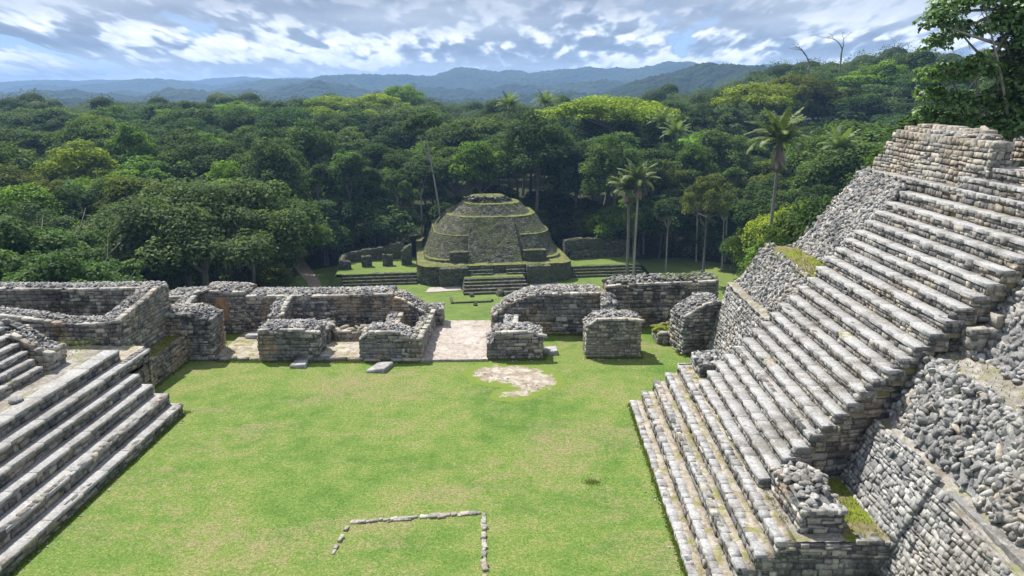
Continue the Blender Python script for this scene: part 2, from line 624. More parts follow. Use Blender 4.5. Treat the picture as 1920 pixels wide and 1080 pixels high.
def ground_mats():
    # lawn
    m, w = new_mat('lawn')
    pos = geo_pos(w)
    a = w.noise(pos, 0.22, 5, 0.6, 0.6)
    b = w.noise(pos, 1.3, 6, 0.65)
    c = w.noise(pos, 9.0, 5, 0.7)
    d = w.noise(pos, 60.0, 3, 0.7)
    mixv = w.math('ADD', w.math('MULTIPLY', a, 0.55), w.math('MULTIPLY', b, 0.45))
    base = w.ramp(mixv, [(0.38, (0.084, 0.155, 0.030)), (0.46, (0.118, 0.188, 0.040)), (0.53, (0.156, 0.208, 0.052)), (0.60, (0.198, 0.214, 0.074))])
    dpos = w.node('ShaderNodeVectorMath', operation='MULTIPLY', inp={0: pos, 1: (0.55, 1.0, 1.0)}).outputs[0]
    dry = w.math('ADD', w.math('MULTIPLY', w.noise(dpos, 0.36, 4, 0.6, 0.8), 0.62), w.math('MULTIPLY', w.noise(pos, 2.6, 7, 0.75), 0.38))
    base = w.mix(w.math('MULTIPLY', w.node('ShaderNodeMapRange', inp={0: dry, 1: 0.51, 2: 0.63}).outputs[0], 0.55), base, (0.25, 0.20, 0.115))
    e = w.noise(pos, 20.0, 3, 0.75)
    base = w.mix(1.0, base, w.ramp(c, [(0.28, (0.55, 0.66, 0.5)), (0.5, (0.92, 0.92, 0.92)), (0.72, (1.35, 1.25, 1.5))]), 'MULTIPLY')
    base = w.mix(1.0, base, w.ramp(e, [(0.30, (0.42, 0.52, 0.4)), (0.5, (0.95, 0.95, 0.95)), (0.70, (1.5, 1.4, 1.6))]), 'MULTIPLY')
    finish(w, base, 0.95, w.math('ADD', d, c), 0.5, 0.03, 0.1)
    M['lawn'] = m
    # lower plaza grass, mown and duller
    m, w = new_mat('lower_grass')
    pos = geo_pos(w)
    a = w.noise(pos, 0.05, 5, 0.6, 0.5)
    b = w.noise(pos, 0.6, 5, 0.65)
    base = w.ramp(w.math('ADD', w.math('MULTIPLY', a, .6), w.math('MULTIPLY', b, .4)), [(0.35, (0.075, 0.115, 0.028)), (0.5, (0.115, 0.165, 0.038)), (0.65, (0.16, 0.19, 0.055))])
    base = w.mix(0.5, base, w.ramp(w.noise(pos, 4.0, 4, .7), [(0.3, 0.6), (0.5, 1.0), (0.7, 1.3)]), 'MULTIPLY')
    finish(w, base, 0.95, b, 0.5, 0.2, 0.1)
    M['lower_grass'] = m
    # moss and turf on ledges
    m, w = new_mat('turf')
    pos = geo_pos(w)
    a = w.noise(pos, 1.1, 6, 0.65, 0.4)
    b = w.noise(pos, 7.0, 5, 0.7)
    d = w.noise(pos, 45.0, 3, 0.7)
    mv = w.math('ADD', w.math('MULTIPLY', a, 0.7), w.math('MULTIPLY', b, 0.3))
    base = w.ramp(mv, [(0.36, (0.30, 0.27, 0.22)), (0.45, (0.20, 0.16, 0.085)), (0.52, (0.16, 0.185, 0.03)), (0.62, (0.20, 0.25, 0.032)), (0.72, (0.24, 0.235, 0.07))])
    base = w.mix(0.6, base, w.ramp(d, [(0.3, 0.5), (0.5, 1.0), (0.7, 1.4)]), 'MULTIPLY')
    finish(w, base, 0.95, w.math('ADD', d, b), 0.8, 0.05, 0.1)
    M['turf'] = m
    # worn lime plaster floors
    for name, tint, gr in (('plaster', ((0.25, 0.21, 0.175), (0.37, 0.325, 0.285), (0.45, 0.405, 0.365)), 0.0), ('ledge', ((0.15, 0.13, 0.105), (0.26, 0.24, 0.215), (0.38, 0.365, 0.34)), 0.55), ('worn_floor', ((0.20, 0.165, 0.11), (0.33, 0.29, 0.235), (0.45, 0.42, 0.37)), 0.75)):
        m, w = new_mat(name)
        pos = geo_pos(w)
        a = w.noise(pos, 0.9, 6, 0.65, 0.8)
        b = w.noise(pos, 6.0, 6, 0.7)
        d = w.noise(pos, 30.0, 4, 0.7)
        base = w.ramp(w.math('ADD', w.math('MULTIPLY', a, .5), w.math('MULTIPLY', b, .5)), [(0.38, tint[0]), (0.5, tint[1]), (0.6, tint[2])])
        wob = w.node('ShaderNodeVectorMath', operation='ADD', inp={0: pos, 1: w.node('ShaderNodeVectorMath', operation='SCALE', inp={0: w.node('ShaderNodeTexNoise', inp={'Vector': pos, 'Scale': 2.5, 'Detail': 4}).outputs['Color'], 'Scale': 0.5}).outputs[0]}).outputs[0]
        vor = w.node('ShaderNodeTexVoronoi', feature='DISTANCE_TO_EDGE', inp={'Vector': wob, 'Scale': 1.5}).outputs['Distance']
        crack = w.node('ShaderNodeMapRange', inp={0: vor, 1: 0.0, 2: 0.05}).outputs[0]
        base = w.mix(w.math('MULTIPLY', w.math('SUBTRACT', 1.0, crack), 0.45), base, (0.13, 0.11, 0.085))
        base = w.mix(0.6, base, w.ramp(d, [(0.3, 0.6), (0.5, 1.0), (0.7, 1.25)]), 'MULTIPLY')
        if gr:
            g = w.node('ShaderNodeMapRange', inp={0: w.noise(pos, 1.9, 6, 0.68, 0.5), 1: 0.52, 2: 0.60}).outputs[0]
            base = w.mix(w.math('MULTIPLY', g, gr), base, (0.17, 0.18, 0.035))
            g2 = w.node('ShaderNodeMapRange', inp={0: w.noise(pos, 1.2, 6, 0.68, 0.5), 1: 0.54, 2: 0.64}).outputs[0]
            base = w.mix(w.math('MULTIPLY', g2, gr * .8), base, (0.16, 0.115, 0.06))
        finish(w, base, 0.9, w.math('ADD', w.math('MULTIPLY', crack, .6), w.math('ADD', b, d)), 0.7, 0.03, 0.2)
        M[name] = m
    # bare ground worn through the lawn: grass wins back in patches
    m, w = new_mat('bare_patch')
    pos = geo_pos(w)
    a = w.noise(pos, 2.2, 6, 0.7, 0.4)
    d = w.noise(pos, 25.0, 4, 0.7)
    base = w.ramp(a, [(0.36, (0.19, 0.145, 0.095)), (0.5, (0.30, 0.26, 0.21)), (0.62, (0.42, 0.385, 0.335))])
    fd = w.node('ShaderNodeAttribute', attribute_name='rnd').outputs['Fac']
    lim = w.math('ADD', w.math('MULTIPLY', fd, 0.62), 0.14)
    g = w.node('ShaderNodeMapRange', inp={0: w.math('SUBTRACT', w.noise(pos, 2.3, 7, 0.72, 0.3), lim), 1: -0.03, 2: 0.05}).outputs[0]
    base = w.mix(g, base, (0.135, 0.185, 0.036))
    base = w.mix(0.6, base, w.ramp(d, [(0.3, 0.6), (0.5, 1.0), (0.7, 1.3)]), 'MULTIPLY')
    finish(w, base, 0.95, w.math('ADD', a, d), 0.7, 0.03, 0.1)
    M['bare_patch'] = m
    # red-brown plaster in the niche
    m, w = new_mat('red_plaster')
    pos = geo_pos(w)
    a = w.noise(pos, 5.0, 6, 0.7)
    base = w.ramp(a, [(0.35, (0.17, 0.105, 0.06)), (0.6, (0.29, 0.19, 0.12))])
    finish(w, base, 0.9, a, 0.4, 0.02)
    M['red_plaster'] = m
    # forest floor
    m, w = new_mat('forest_floor')
    pos = geo_pos(w)
    a = w.noise(pos, 0.08, 6, 0.65)
    b = w.noise(pos, 1.2, 5, 0.7)
    base = w.ramp(w.math('ADD', w.math('MULTIPLY', a, .5), w.math('MULTIPLY', b, .5)), [(0.35, (0.020, 0.030, 0.012)), (0.5, (0.035, 0.045, 0.016)), (0.65, (0.06, 0.05, 0.03))])
    finish(w, base, 0.95, b, 0.6, 0.5, 0.1)
    M['forest_floor'] = m
    m, w = new_mat('dirt_path')
    pos = geo_pos(w)
    a = w.noise(pos, 1.1, 6, 0.7)
    finish(w, w.ramp(a, [(0.35, (0.20, 0.145, 0.10)), (0.65, (0.34, 0.265, 0.20))]), 0.95, a, 0.4, 0.1, 0.1)
    M['dirt_path'] = m
    # far hills under forest
    m, w = new_mat('hill_forest')
    pos = geo_pos(w)
    v = w.node('ShaderNodeTexVoronoi', inp={'Vector': pos, 'Scale': 0.045}).outputs
    a = w.noise(pos, 0.0035, 6, 0.6)
    b = w.noise(pos, 0.04, 6, 0.7)
    base = w.ramp(w.math('ADD', w.math('MULTIPLY', a, .55), w.math('MULTIPLY', b, .45)), [(0.36, (0.010, 0.020, 0.010)), (0.5, (0.020, 0.036, 0.014)), (0.62, (0.040, 0.060, 0.020))])
    finish(w, base, 0.95, w.math('SUBTRACT', b, v['Distance']), 1.0, 14.0, 0.1)
    M['hill_forest'] = m
    # mossy masonry of the distant mound: small rough courses, moss on top
    m, w = new_mat('mound_stone')
    g = w.node('ShaderNodeNewGeometry')
    pos = g.outputs['Position']
    sc = w.node('ShaderNodeVectorMath', operation='MULTIPLY', inp={0: pos, 1: (1.9, 1.9, 3.6)}).outputs[0]
    vo = w.node('ShaderNodeTexVoronoi', inp={'Vector': sc, 'Scale': 1.0, 'Randomness': 0.9}).outputs
    ed = w.node('ShaderNodeTexVoronoi', feature='DISTANCE_TO_EDGE', inp={'Vector': sc, 'Scale': 1.0, 'Randomness': 0.9}).outputs['Distance']
    a = w.noise(pos, 0.25, 6, 0.65, 0.5)
    b = w.noise(pos, 2.4, 6, 0.75)
    cellv = w.node('ShaderNodeSeparateColor', inp={0: vo['Color']}).outputs[0]
    base = w.ramp(cellv, [(0.0, (0.05, 0.05, 0.04)), (0.5, (0.105, 0.103, 0.082)), (1.0, (0.21, 0.20, 0.16))])
    ms = w.node('ShaderNodeMapRange', inp={0: w.math('ADD', w.math('MULTIPLY', a, .6), w.math('MULTIPLY', b, .4)), 1: 0.44, 2: 0.58}).outputs[0]
    base = w.mix(w.math('MULTIPLY', ms, 0.80), base, (0.092, 0.106, 0.036))
    base = w.mix(w.math('MULTIPLY', w.node('ShaderNodeMapRange', inp={0: ed, 1: 0.12, 2: 0.0}).outputs[0], 0.55), base, (0.022, 0.024, 0.016))
    finish(w, base, 0.95, w.math('ADD', ed, w.math('MULTIPLY', b, .6)), 1.0, 0.35, 0.1)
    M['mound_stone'] = m


ground_mats()


def mound_turf():
    m, w = new_mat('mound_turf')
    pos = geo_pos(w)
    a = w.noise(pos, .55, 6, .65, .5)
    b = w.noise(pos, 3.0, 5, .7)
    f = w.math('ADD', w.math('MULTIPLY', a, .65), w.math('MULTIPLY', b, .35))
    base = w.ramp(f, [(0.38, (0.075, 0.073, 0.050)), (0.46, (0.105, 0.115, 0.042)), (0.54, (0.15, 0.165, 0.050)), (0.64, (0.20, 0.195, 0.08))])
    finish(w, base, .95, b, .8, .2, .1)
    M['mound_turf'] = m


mound_turf()


def leaf_mat(name, c_dark, c_mid, c_light, trans=0.35, rough=0.75, spec=0.12):
    m, w = new_mat(name)
    rnd = w.node('ShaderNodeAttribute', attribute_name='rnd').outputs['Fac']
    oi = w.node('ShaderNodeObjectInfo')
    base = w.ramp(rnd, [(0.0, c_dark), (0.5, c_mid), (1.0, c_light)])
    base = w.mix(1.0, base, oi.outputs['Color'], 'MULTIPLY')
    p = w.node('ShaderNodeBsdfPrincipled', inp={'Base Color': base, 'Roughness': rough, 'Specular IOR Level': spec})
    tr = w.node('ShaderNodeBsdfTranslucent', inp={'Color': w.mix(1.0, base, (1.25, 1.35, 0.6), 'MULTIPLY')})
    mx = w.node('ShaderNodeMixShader', inp={0: trans, 1: p.outputs[0], 2: tr.outputs[0]})
    o = w.node('ShaderNodeOutputMaterial')
    w.t.links.new(mx.outputs[0], o.inputs[0])
    M[name] = m


leaf_mat('leaf', (0.030, 0.052, 0.016), (0.074, 0.118, 0.032), (0.145, 0.205, 0.056))
leaf_mat('glossy_leaf', (0.03, 0.05, 0.016), (0.06, 0.095, 0.03), (0.11, 0.16, 0.05), 0.3, 0.45, 0.4)
leaf_mat('palm_leaf', (0.07, 0.095, 0.03), (0.13, 0.18, 0.05), (0.24, 0.27, 0.10), .35, .6, .3)
leaf_mat('dry_leaf', (0.12, 0.09, 0.06), (0.22, 0.18, 0.13), (0.36, 0.30, 0.21), 0.15)
leaf_mat('grass_blade', (0.105, 0.165, 0.026), (0.15, 0.205, 0.04), (0.215, 0.235, 0.075), 0.3, 0.7)


def bark(name, a, b):
    m, w = new_mat(name)
    pos = w.node('ShaderNodeTexCoord').outputs['Object']
    st = w.node('ShaderNodeVectorMath', operation='MULTIPLY', inp={0: pos, 1: (3, 3, 0.7)}).outputs[0]
    n = w.noise(st, 1.5, 5, 0.7)
    finish(w, w.ramp(n, [(0.35, a), (0.65, b)]), 0.9, n, 0.5, 0.05)
    M[name] = m


bark('bark_dark', (0.055, 0.045, 0.036), (0.12, 0.10, 0.08))
bark('bark_pale', (0.20, 0.18, 0.15), (0.38, 0.35, 0.30))
bark('bark_grey', (0.10, 0.092, 0.08), (0.20, 0.185, 0.165))


# ------------------------------------------------------------------ plaza floor and the mass below it
def grid_patch(mb, a, b, c, d, nu, nv, amp=0.0, rnd=0.5, freq=1.0):
    """bilinear patch a-b-c-d with a little relief along its normal"""
    a, b, c, d = (np.asarray(p, float) for p in (a, b, c, d))
    u, v = np.meshgrid(np.linspace(0, 1, nu), np.linspace(0, 1, nv), indexing='ij')
    P = (a * ((1 - u) * (1 - v))[..., None] + b * (u * (1 - v))[..., None] + c * (u * v)[..., None] + d * ((1 - u) * v)[..., None])
    n = np.cross(b - a, d - a)
    n = n / np.linalg.norm(n)
    if amp:
        P = P + n * (rng.uniform(-amp, amp, u.shape))[..., None]
    idx = np.arange(nu * nv).reshape(nu, nv)
    mb.add(P.reshape(-1, 3), np.stack([idx[:-1, :-1], idx[1:, :-1], idx[1:, 1:], idx[:-1, 1:]], -1).reshape(-1, 4), rnd)
    return n


mb = MB()
mb.quad((-45, -20, 0), (40, -20, 0), (40, 36.2, 0), (-45, 36.2, 0))
tag(mb.build('lawn', M['lawn']), kind='structure')
mb = MB()
t0, t1 = [(-45, -20), (40, -20), (40, 36.2), (-45, 36.2)], [(-75, -50), (70, -50), (70, 62), (-75, 62)]
for i in range(4):
    j = (i + 1) % 4
    grid_patch(mb, (*t0[i], -0.02), (*t0[j], -0.02), (*t1[j], -27.3), (*t1[i], -27.3), 30, 14, 0.25)
tag(mb.build('plaza_terrace', M['mound_stone']), kind='structure')

# paved passage, plaster and turf floors inside the range
mb = MB()
grid_patch(mb, (-4.45, 29.72, 0.10), (-1.62, 29.85, 0.10), (-1.62, 35.5, 0.10), (-4.45, 35.45, 0.10), 24, 40, 0.008)
mb.quad((-4.45, 29.72, 0.10), (-1.62, 29.85, 0.10), (-1.62, 29.85, -0.05), (-4.45, 29.72, -0.05))
mb.quad((-4.45, 35.45, 0.10), (-1.62, 35.5, 0.10), (-1.62, 35.5, -0.05), (-4.45, 35.45, -0.05))
tag(mb.build('passage_floor', M['plaster']), kind='structure')
mb = MB()
grid_patch(mb, (-13.35, 29.72, 0.13), (-4.46, 29.78, 0.13), (-4.46, 33.5, 0.13), (-13.35, 33.5, 0.13), 50, 20, 0.012)
tag(mb.build('chamber_floor', M['worn_floor']), kind='structure')
mb = MB()
stone_face(mb, (-14.4, 29.66, 0), (1, 0, 0), (0, 0, 1), (0, -1, 0), 10.0, interp([(0, .14), (10, .14)]), None, 0.14, 0.45, 0.16, 0.02)
root = thing('stone_kerb', 'low dark stone kerb along the front of the left ruined chambers', 'kerb', (-9.4, 29.7, 0))
mb.build('masonry', M['stone'], root)

# bare limestone patch in the lawn
pts = [(-2.18, 28.5), (-1.8, 29.18), (-1.2, 29.3), (-0.57, 29.33), (0.32, 29.09), (0.8, 28.7), (1.07, 28.2), (1.14, 27.4), (0.9, 26.9), (0.51, 26.67), (-0.0, 26.14), (-0.5, 25.95), (-0.95, 26.0), (-0.85, 26.4), (-0.21, 26.87), (-0.55, 27.2), (-1.2, 27.4), (-1.8, 27.7)]


def blob_sheet(name, pts, z, mat, sub=5, amp=0.12):
    """flat sheet with a ragged outline"""
    P = np.array(pts, float)
    out = []
    n = len(P)
    for i in range(n):
        a, b, c, d = P[i - 1], P[i], P[(i + 1) % n], P[(i + 2) % n]
        for k in range(sub):
            t = k / sub
            q = 0.5 * ((2 * b) + (c - a) * t + (2 * a - 5 * b + 4 * c - d) * t * t + (3 * b - a - 3 * c + d) * t ** 3)
            out.append(q + rng.normal(0, amp * .5, 2))
    from mathutils import geometry, Vector
    poly = [Vector((p[0], p[1], 0)) for p in out]
    tris = geometry.tessellate_polygon([poly])
    m_ = MB()
    m_.add([(p[0], p[1], z) for p in out], [list(t) for t in tris])
    return m_.build(name, mat)


def fading_sheet(name, poly, z, mat, cell=.07, fade=.55):
    q = np.array(poly)
    xs_, ys_ = np.arange(q[:, 0].min() - .5, q[:, 0].max() + .5, cell), np.arange(q[:, 1].min() - .5, q[:, 1].max() + .5, cell)
    X, Y = np.meshgrid(xs_, ys_, indexing='ij')
    C = np.column_stack([X.ravel() + cell / 2, Y.ravel() + cell / 2])
    seg = np.roll(q, -1, 0) - q
    dmin = np.full(len(C), 9.)
    for p, e in zip(q, seg):
        t_ = np.clip(((C - p) @ e) / (e @ e), 0, 1)
        dmin = np.minimum(dmin, np.linalg.norm(C - p - t_[:, None] * e, axis=1))
    sd = np.where(in_poly(C, q), dmin, -dmin)
    r = np.clip(.5 + sd / (2 * fade), 0, 1)
    idx = np.arange(X.size).reshape(X.shape)
    k = (sd > -.42).reshape(X.shape)[:-1, :-1]
    F = np.stack([idx[:-1, :-1], idx[1:, :-1], idx[1:, 1:], idx[:-1, 1:]], -1)[k]
    m_ = MB()
    m_.add(np.column_stack([X.ravel(), Y.ravel(), np.full(X.size, z)]), F, r.reshape(X.shape)[:-1, :-1][k])
    return m_.build(name, mat)


def in_poly(P, poly):
    x, y = P[:, 0], P[:, 1]
    inside = np.zeros(len(P), bool)
    q = np.array(poly)
    for i in range(len(q)):
        x1, y1 = q[i]
        x2, y2 = q[i - 1]
        c = ((y1 > y) != (y2 > y)) & (x < (x2 - x1) * (y - y1) / (y2 - y1 + 1e-12) + x1)
        inside ^= c
    return inside


tag(fading_sheet('bare_ground', pts, 0.005, M['bare_patch']), kind='structure')

# ------------------------------------------------------------------ stairs
X3, Y3, Z3 = np.array([1., 0, 0]), np.array([0, 1., 0]), np.array([0, 0, 1.])


def step(parent, x, z, zprev, xnext, yn, yf, face=-1, nose=0.34, wide=0.26, lip=0.02, chips=True, calm=1.0, tmat='tread'):
    """one step: face=-1 faces -X (rises to +X); yn, yf its near and far end"""
    L = yf - yn
    mb = MB()
    g = -face                                            # direction in which the flight rises
    # core
    mb.cur = 2
    x0, x1 = x + g * 0.05, xnext + g * 0.12
    nb = max(4, int(L / .35))
    yy = np.linspace(yn + .03, yf - .03, nb)
    zt = z - 0.012 + rng.uniform(-0.008, 0.008, nb)
    a = np.column_stack([np.full(nb, x0), yy, np.full(nb, zprev - 0.15)])
    b = np.column_stack([np.full(nb, x0), yy, zt])
    c = np.column_stack([np.full(nb, x1), yy, zt + rng.uniform(-0.008, 0.008, nb)])
    d = np.column_stack([np.full(nb, x1), yy, np.full(nb, zprev - 0.15)])
    V = np.concatenate([a, b, c, d])
    f = []
    for k in range(3):
        for i in range(nb - 1):
            f.append([k * nb + i, k * nb + i + 1, (k + 1) * nb + i + 1, (k + 1) * nb + i])
    f += [[0, nb, 2 * nb, 3 * nb], [nb - 1, 4 * nb - 1, 3 * nb - 1, 2 * nb - 1]]
    mb.add(V, f, 0.4)
    # riser stones under the nosing
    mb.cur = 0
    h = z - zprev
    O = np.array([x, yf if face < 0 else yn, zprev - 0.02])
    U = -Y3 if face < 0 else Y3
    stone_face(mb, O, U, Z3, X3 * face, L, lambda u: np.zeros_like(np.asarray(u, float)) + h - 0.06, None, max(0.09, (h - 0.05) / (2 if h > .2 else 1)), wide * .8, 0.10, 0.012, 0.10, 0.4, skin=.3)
    for yy_, sgn in ((yn, -1), (yf, 1)):
        w = abs(xnext - x) + 0.1
        stone_face(mb, np.array([min(x, x + g * w), yy_, zprev - 0.02]), X3, Z3, Y3 * sgn, w, lambda u: np.zeros_like(np.asarray(u, float)) + h - 0.05, None, 0.125, 0.23, 0.1, 0.01, 0.06, 0.4)
    # nosing stones
    mb.cur = 1
    y = yn
    Ms, Ts, R = [], [], []
    nd = min(nose, abs(xnext - x) + 0.02)
    while y < yf - 0.05:
        w = wide * rng.uniform(0.6, 1.7) / max(calm, .35)
        w = min(w, yf - y)
        if chips and rng.uniform() < 0.03 * calm:
            y += w * .6
            continue
        dd = nd * rng.uniform(1 - .2 * calm, 1.0)
        tz = rng.uniform(-0.006, 0.006) * calm
        tilt = rng.normal(0, 0.008) * calm
        Ms.append(np.stack([Y3 * (w * 0.992), X3 * dd + Z3 * tilt * dd, Z3 * 0.075], 1))
        Ts.append(np.array([x + g * (dd / 2 - lip + rng.uniform(-0.02, 0.02) * calm), y + w / 2, z - 0.075 + tz]))
        R.append(.5 + rng.uniform(-.3, .3) * calm)
        y += w
    mb.many(FT, [BF], np.array(Ms), np.array(Ts), np.array(R), 0.02 * calm)
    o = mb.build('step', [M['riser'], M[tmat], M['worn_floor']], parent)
    return o


LOW = [(3.86, 0.17), (4.27, 0.54), (4.70, 0.91), (5.10, 1.25), (5.52, 1.58)]
UP = [(5.80, 1.83), (6.10, 2.09), (6.40, 2.33), (6.71, 2.59), (7.02, 2.85), (7.33, 3.12), (7.66, 3.40), (7.96, 3.65), (8.27, 3.92),
      (8.58, 4.19), (8.91, 4.46), (9.24, 4.74), (9.57, 5.02), (9.94, 5.34), (10.31, 5.65), (10.66, 5.95), (11.0, 6.23), (11.33, 6.52),
      (11.70, 6.84), (12.07, 7.15), (12.43, 7.46), (12.85, 7.82)]


def yn_up(x):
    return 16.68 + (x - 5.80) * (17.98 - 16.68) / (11.97 - 5.80)


def yf_up(x):
    return float(np.interp(x, [5.8, 7.66, 8.6, 9.6, 10.3, 12.88], [23.33, 24.05, 24.38, 24.75, 25.2, 26.0]))


pyr = thing('stepped_pyramid', 'grey stone pyramid flank with long stairs and rubble terraces on the right of the lawn', 'pyramid', (8.0, 20.5, 0))
fl = tag(link(bpy.data.objects.new('stair_flight', None), pyr), 'broad lower flight of five steps rising from the lawn')
zp = 0.0
for i, (x, z) in enumerate(LOW):
    xn = LOW[i + 1][0] if i + 1 < len(LOW) else 5.82
    step(fl, x, z, zp, xn, 14.36, 25.48 + rng.uniform(-.06, .06), nose=0.25)
    zp = z
fu = tag(link(bpy.data.objects.new('stair_flight', None), pyr), 'long upper flight of narrow worn steps')
for i, (x, z) in enumerate(UP):
    xn = UP[i + 1][0] if i + 1 < len(UP) else 13.3
    step(fu, x, z, zp, xn, yn_up(x) + rng.uniform(-.03, .03), yf_up(x) + rng.uniform(-.06, .06), nose=0.36, calm=.32)
    zp = z
step(fu, 13.32, 8.20, 7.82, 14.0, 5.0, 29.35, nose=0.42)
step(fu, 13.52, 8.55, 8.2, 14.2, 5.0, 23.6, nose=0.34)
step(fu, 13.86, 8.92, 8.5, 16.6, 5.0, 22.9, nose=0.36)

# south end wall of the upper flight
mb = MB()
xs = np.array([p[0] for p in UP])
zs = np.array([p[1] for p in UP])
e0 = np.array([5.80, yn_up(5.80)])
e1 = np.array([13.3, yn_up(13.3)])
Le = np.linalg.norm(e1 - e0)
Ue = (e1 - e0) / Le


def stair_top(u):
    x = 5.80 + np.asarray(u, float) * Ue[0]
    k = np.clip(np.searchsorted(xs, x, side='right') - 1, 0, len(xs) - 1)
    return zs[k] - 0.12


def tier_bot(u):
    x = 5.80 + np.asarray(u, float) * Ue[0]
    return np.interp(x, [5.8, 7.95, 8.7, 9.3, 9.9, 11.0, 11.2, 13.1], [1.55, 1.55, 3.2, 3.3, 4.75, 4.8, 4.9, 8.0])


stone_face(mb, (e0[0], e0[1] + 0.03, 0), (Ue[0], Ue[1], 0), (0, 0, 1), (Ue[1], -Ue[0], 0), Le, stair_top, tier_bot, 0.125, 0.23, 0.12, 0.0, 0.10, 0.7)
mb.cur = 1
n = 200
uu = np.linspace(0, Le, n)
F = np.column_stack([e0[0] + Ue[0] * uu, e0[1] + 0.07 + Ue[1] * uu])
top = np.column_stack([F, stair_top(uu) + .02])
bot = np.column_stack([F, np.full(n, 0.0)])
mb.add(np.concatenate([bot, top]), [[i, i + 1, n + i + 1, n + i] for i in range(n - 1)], 0.1)
tag(mb.build('end_wall', [M['stone'], M['riser']], pyr), 'dark coursed wall closing the near end of the upper flight')

# landings at both ends of the lower flight
mb = MB()
grid_patch(mb, (7.0, 14.4, 1.585), (8.2, 14.4, 1.60), (8.2, 17.2, 1.60), (7.0, 17.2, 1.585), 10, 14, 0.025)
mb.build('turf_ledge', M['turf'], pyr)
mb = MB()
grid_patch(mb, (5.72, 14.4, 1.555), (7.0, 14.4, 1.585), (7.0, 17.2, 1.585), (5.72, 17.2, 1.555), 10, 14, 0.015)
mb.build('worn_landing', M['ledge'], pyr)
mb = MB()
grid_patch(mb, (5.5, 23.2, 1.565), (8.2, 23.2, 1.60), (8.2, 25.5, 1.60), (5.5, 25.5, 1.565), 14, 14, 0.02)
mb.build('turf_ledge', M['worn_floor'], pyr)
mb = MB()
P_ = interp([(0, 1.52), (0.35, 1.55), (1.0, 1.55), (1.55, 1.48), (1.75, 1.62), (2.7, 1.60)])
stone_face(mb, (5.5, 14.36, 0), X3, Z3, -Y3, 2.7, P_, None, 0.125, 0.23, 0.12, 0.0, 0.10, 0.7)
core_wall(mb, (5.5, 14.36), (8.2, 14.36), 0.4, P_, 0.0, np.array([0, -1.0]))
for i, (x, z) in enumerate(LOW):
    if i:
        stone_face(mb, (LOW[i - 1][0] + .05, 14.37, 0), X3, Z3, -Y3, x - LOW[i - 1][0], interp([(0, LOW[i - 1][1] - .1), (1, LOW[i - 1][1] - .1)]), None, 0.125, 0.23, 0.1, 0.0)
tag(mb.build('end_wall', M['stone'], pyr), 'dark mottled wall closing the near end of the lower flight')
mb = MB()
stone_face(mb, (8.2, 25.5, 0), -X3, Z3, Y3, 2.7, P_, None, 0.125, 0.23, 0.12, 0.0)
mb.build('end_wall', M['stone'], pyr)


def pt(x, y, z):
    return np.array([x, y, z], float)


def batter(parent, xb, zb, xt, zt, y0, y1, label, ragged=0.12, zt1=None):
    """sloping wall facing -X between y0 and y1"""
    mb = MB()
    V = np.array([xt - xb, 0, zt - zb])
    H = np.linalg.norm(V)
    V /= H
    N = np.cross(-Y3, V)
    N = N if N[0] < 0 else -N
    L = y1 - y0
    us = np.linspace(0, L, 12)
    end = H if zt1 is None else H * (zt1 - zb) / (zt - zb)
    prof = interp([(u, np.interp(u, [0, L], [H, end]) + rng.uniform(-ragged, 0)) for u in us])
    stone_face(mb, (xb, y1, zb), -Y3, V, N, L, prof, None, 0.115, 0.15, 0.09, 0.0, 0.07, 0.6, 0.13, .2, .16)
    grid_patch(mb, pt(xb + .06, y0, zb), pt(xb + .06, y1, zb), pt(xt + .06, y1, zt - .1), pt(xb + .06 + (xt - xb) * end / H, y0, zb + (zt - zb) * end / H - .1), 30, 8, 0.02, 0.1)
    return tag(mb.build('battered_wall', M['batter'], parent), label)


def rubble_slope(parent, a, b, c, d, size, label, cov=0.46, amp=0.10, mat=None):
    """loose core rubble on the patch a-b (foot) c-d (head)"""
    a, b, c, d = (np.asarray(p, float) for p in (a, b, c, d))
    mb = MB()
    L, Hh = np.linalg.norm(b - a), np.linalg.norm(d - a)
    n_ = grid_patch(mb, a, b, c, d, max(4, int(L / .16)), max(4, int(Hh / .16)), amp * .5, 0.2)
    if n_[2] < 0:
        n_ = -n_
    n = int(1.7 * L * Hh / (size * size * cov))
    u, v = rng.uniform(0, 1, n), rng.uniform(0, 1, n)
    P = a * ((1 - u) * (1 - v))[:, None] + b * (u * (1 - v))[:, None] + c * (u * v)[:, None] + d * ((1 - u) * v)[:, None]
    und = np.sin(u * L * 1.7 + 3 * v) * .5 + np.sin(u * L * .8 - 5 * v + 1) * .5
    P = P + n_ * (rng.uniform(-amp * .45, amp * .4, n) + und * amp * .3)[:, None]
    lumps(mb, P, size * .66, flat=0.74, elong=1.75, up=n_, lie=0.8)
    return tag(mb.build('rubble_slope', mat or M['rubble'], parent), label)


# near (south) side of the stair
batter(pyr, 7.92, 1.50, 8.70, 3.25, 14.3, 17.25, 'sloping wall of small fitted stones beside the near landing', 0.05)
batter(pyr, 7.42, 0.0, 8.70, 3.10, 4.0, 14.45, 'sloping wall of small fitted stones at the right edge', 0.15, 2.5)
mb = MB()
grid_patch(mb, (8.50, 4, 2.36), (9.6, 4, 3.0), (9.5, 17.4, 3.35), (8.72, 17.3, 3.10), 8, 50, 0.04)
mb.build('dirt_ledge', M['ledge'], pyr)
rubble_slope(pyr, pt(9.05, 4, 2.85), pt(9.1, 17.45, 3.2), pt(9.95, 17.6, 4.82), pt(9.95, 4, 4.7), 0.24, 'lower slope of loose grey boulders right of the stairs', 0.40, 0.13)
mb = MB()
grid_patch(mb, (9.98, 4, 4.62), (11.6, 4, 4.85), (11.4, 18.0, 4.85), (9.98, 17.6, 4.72), 14, 60, 0.05)
mb.build('turf_ledge', M['ledge'], pyr)
mb = MB()
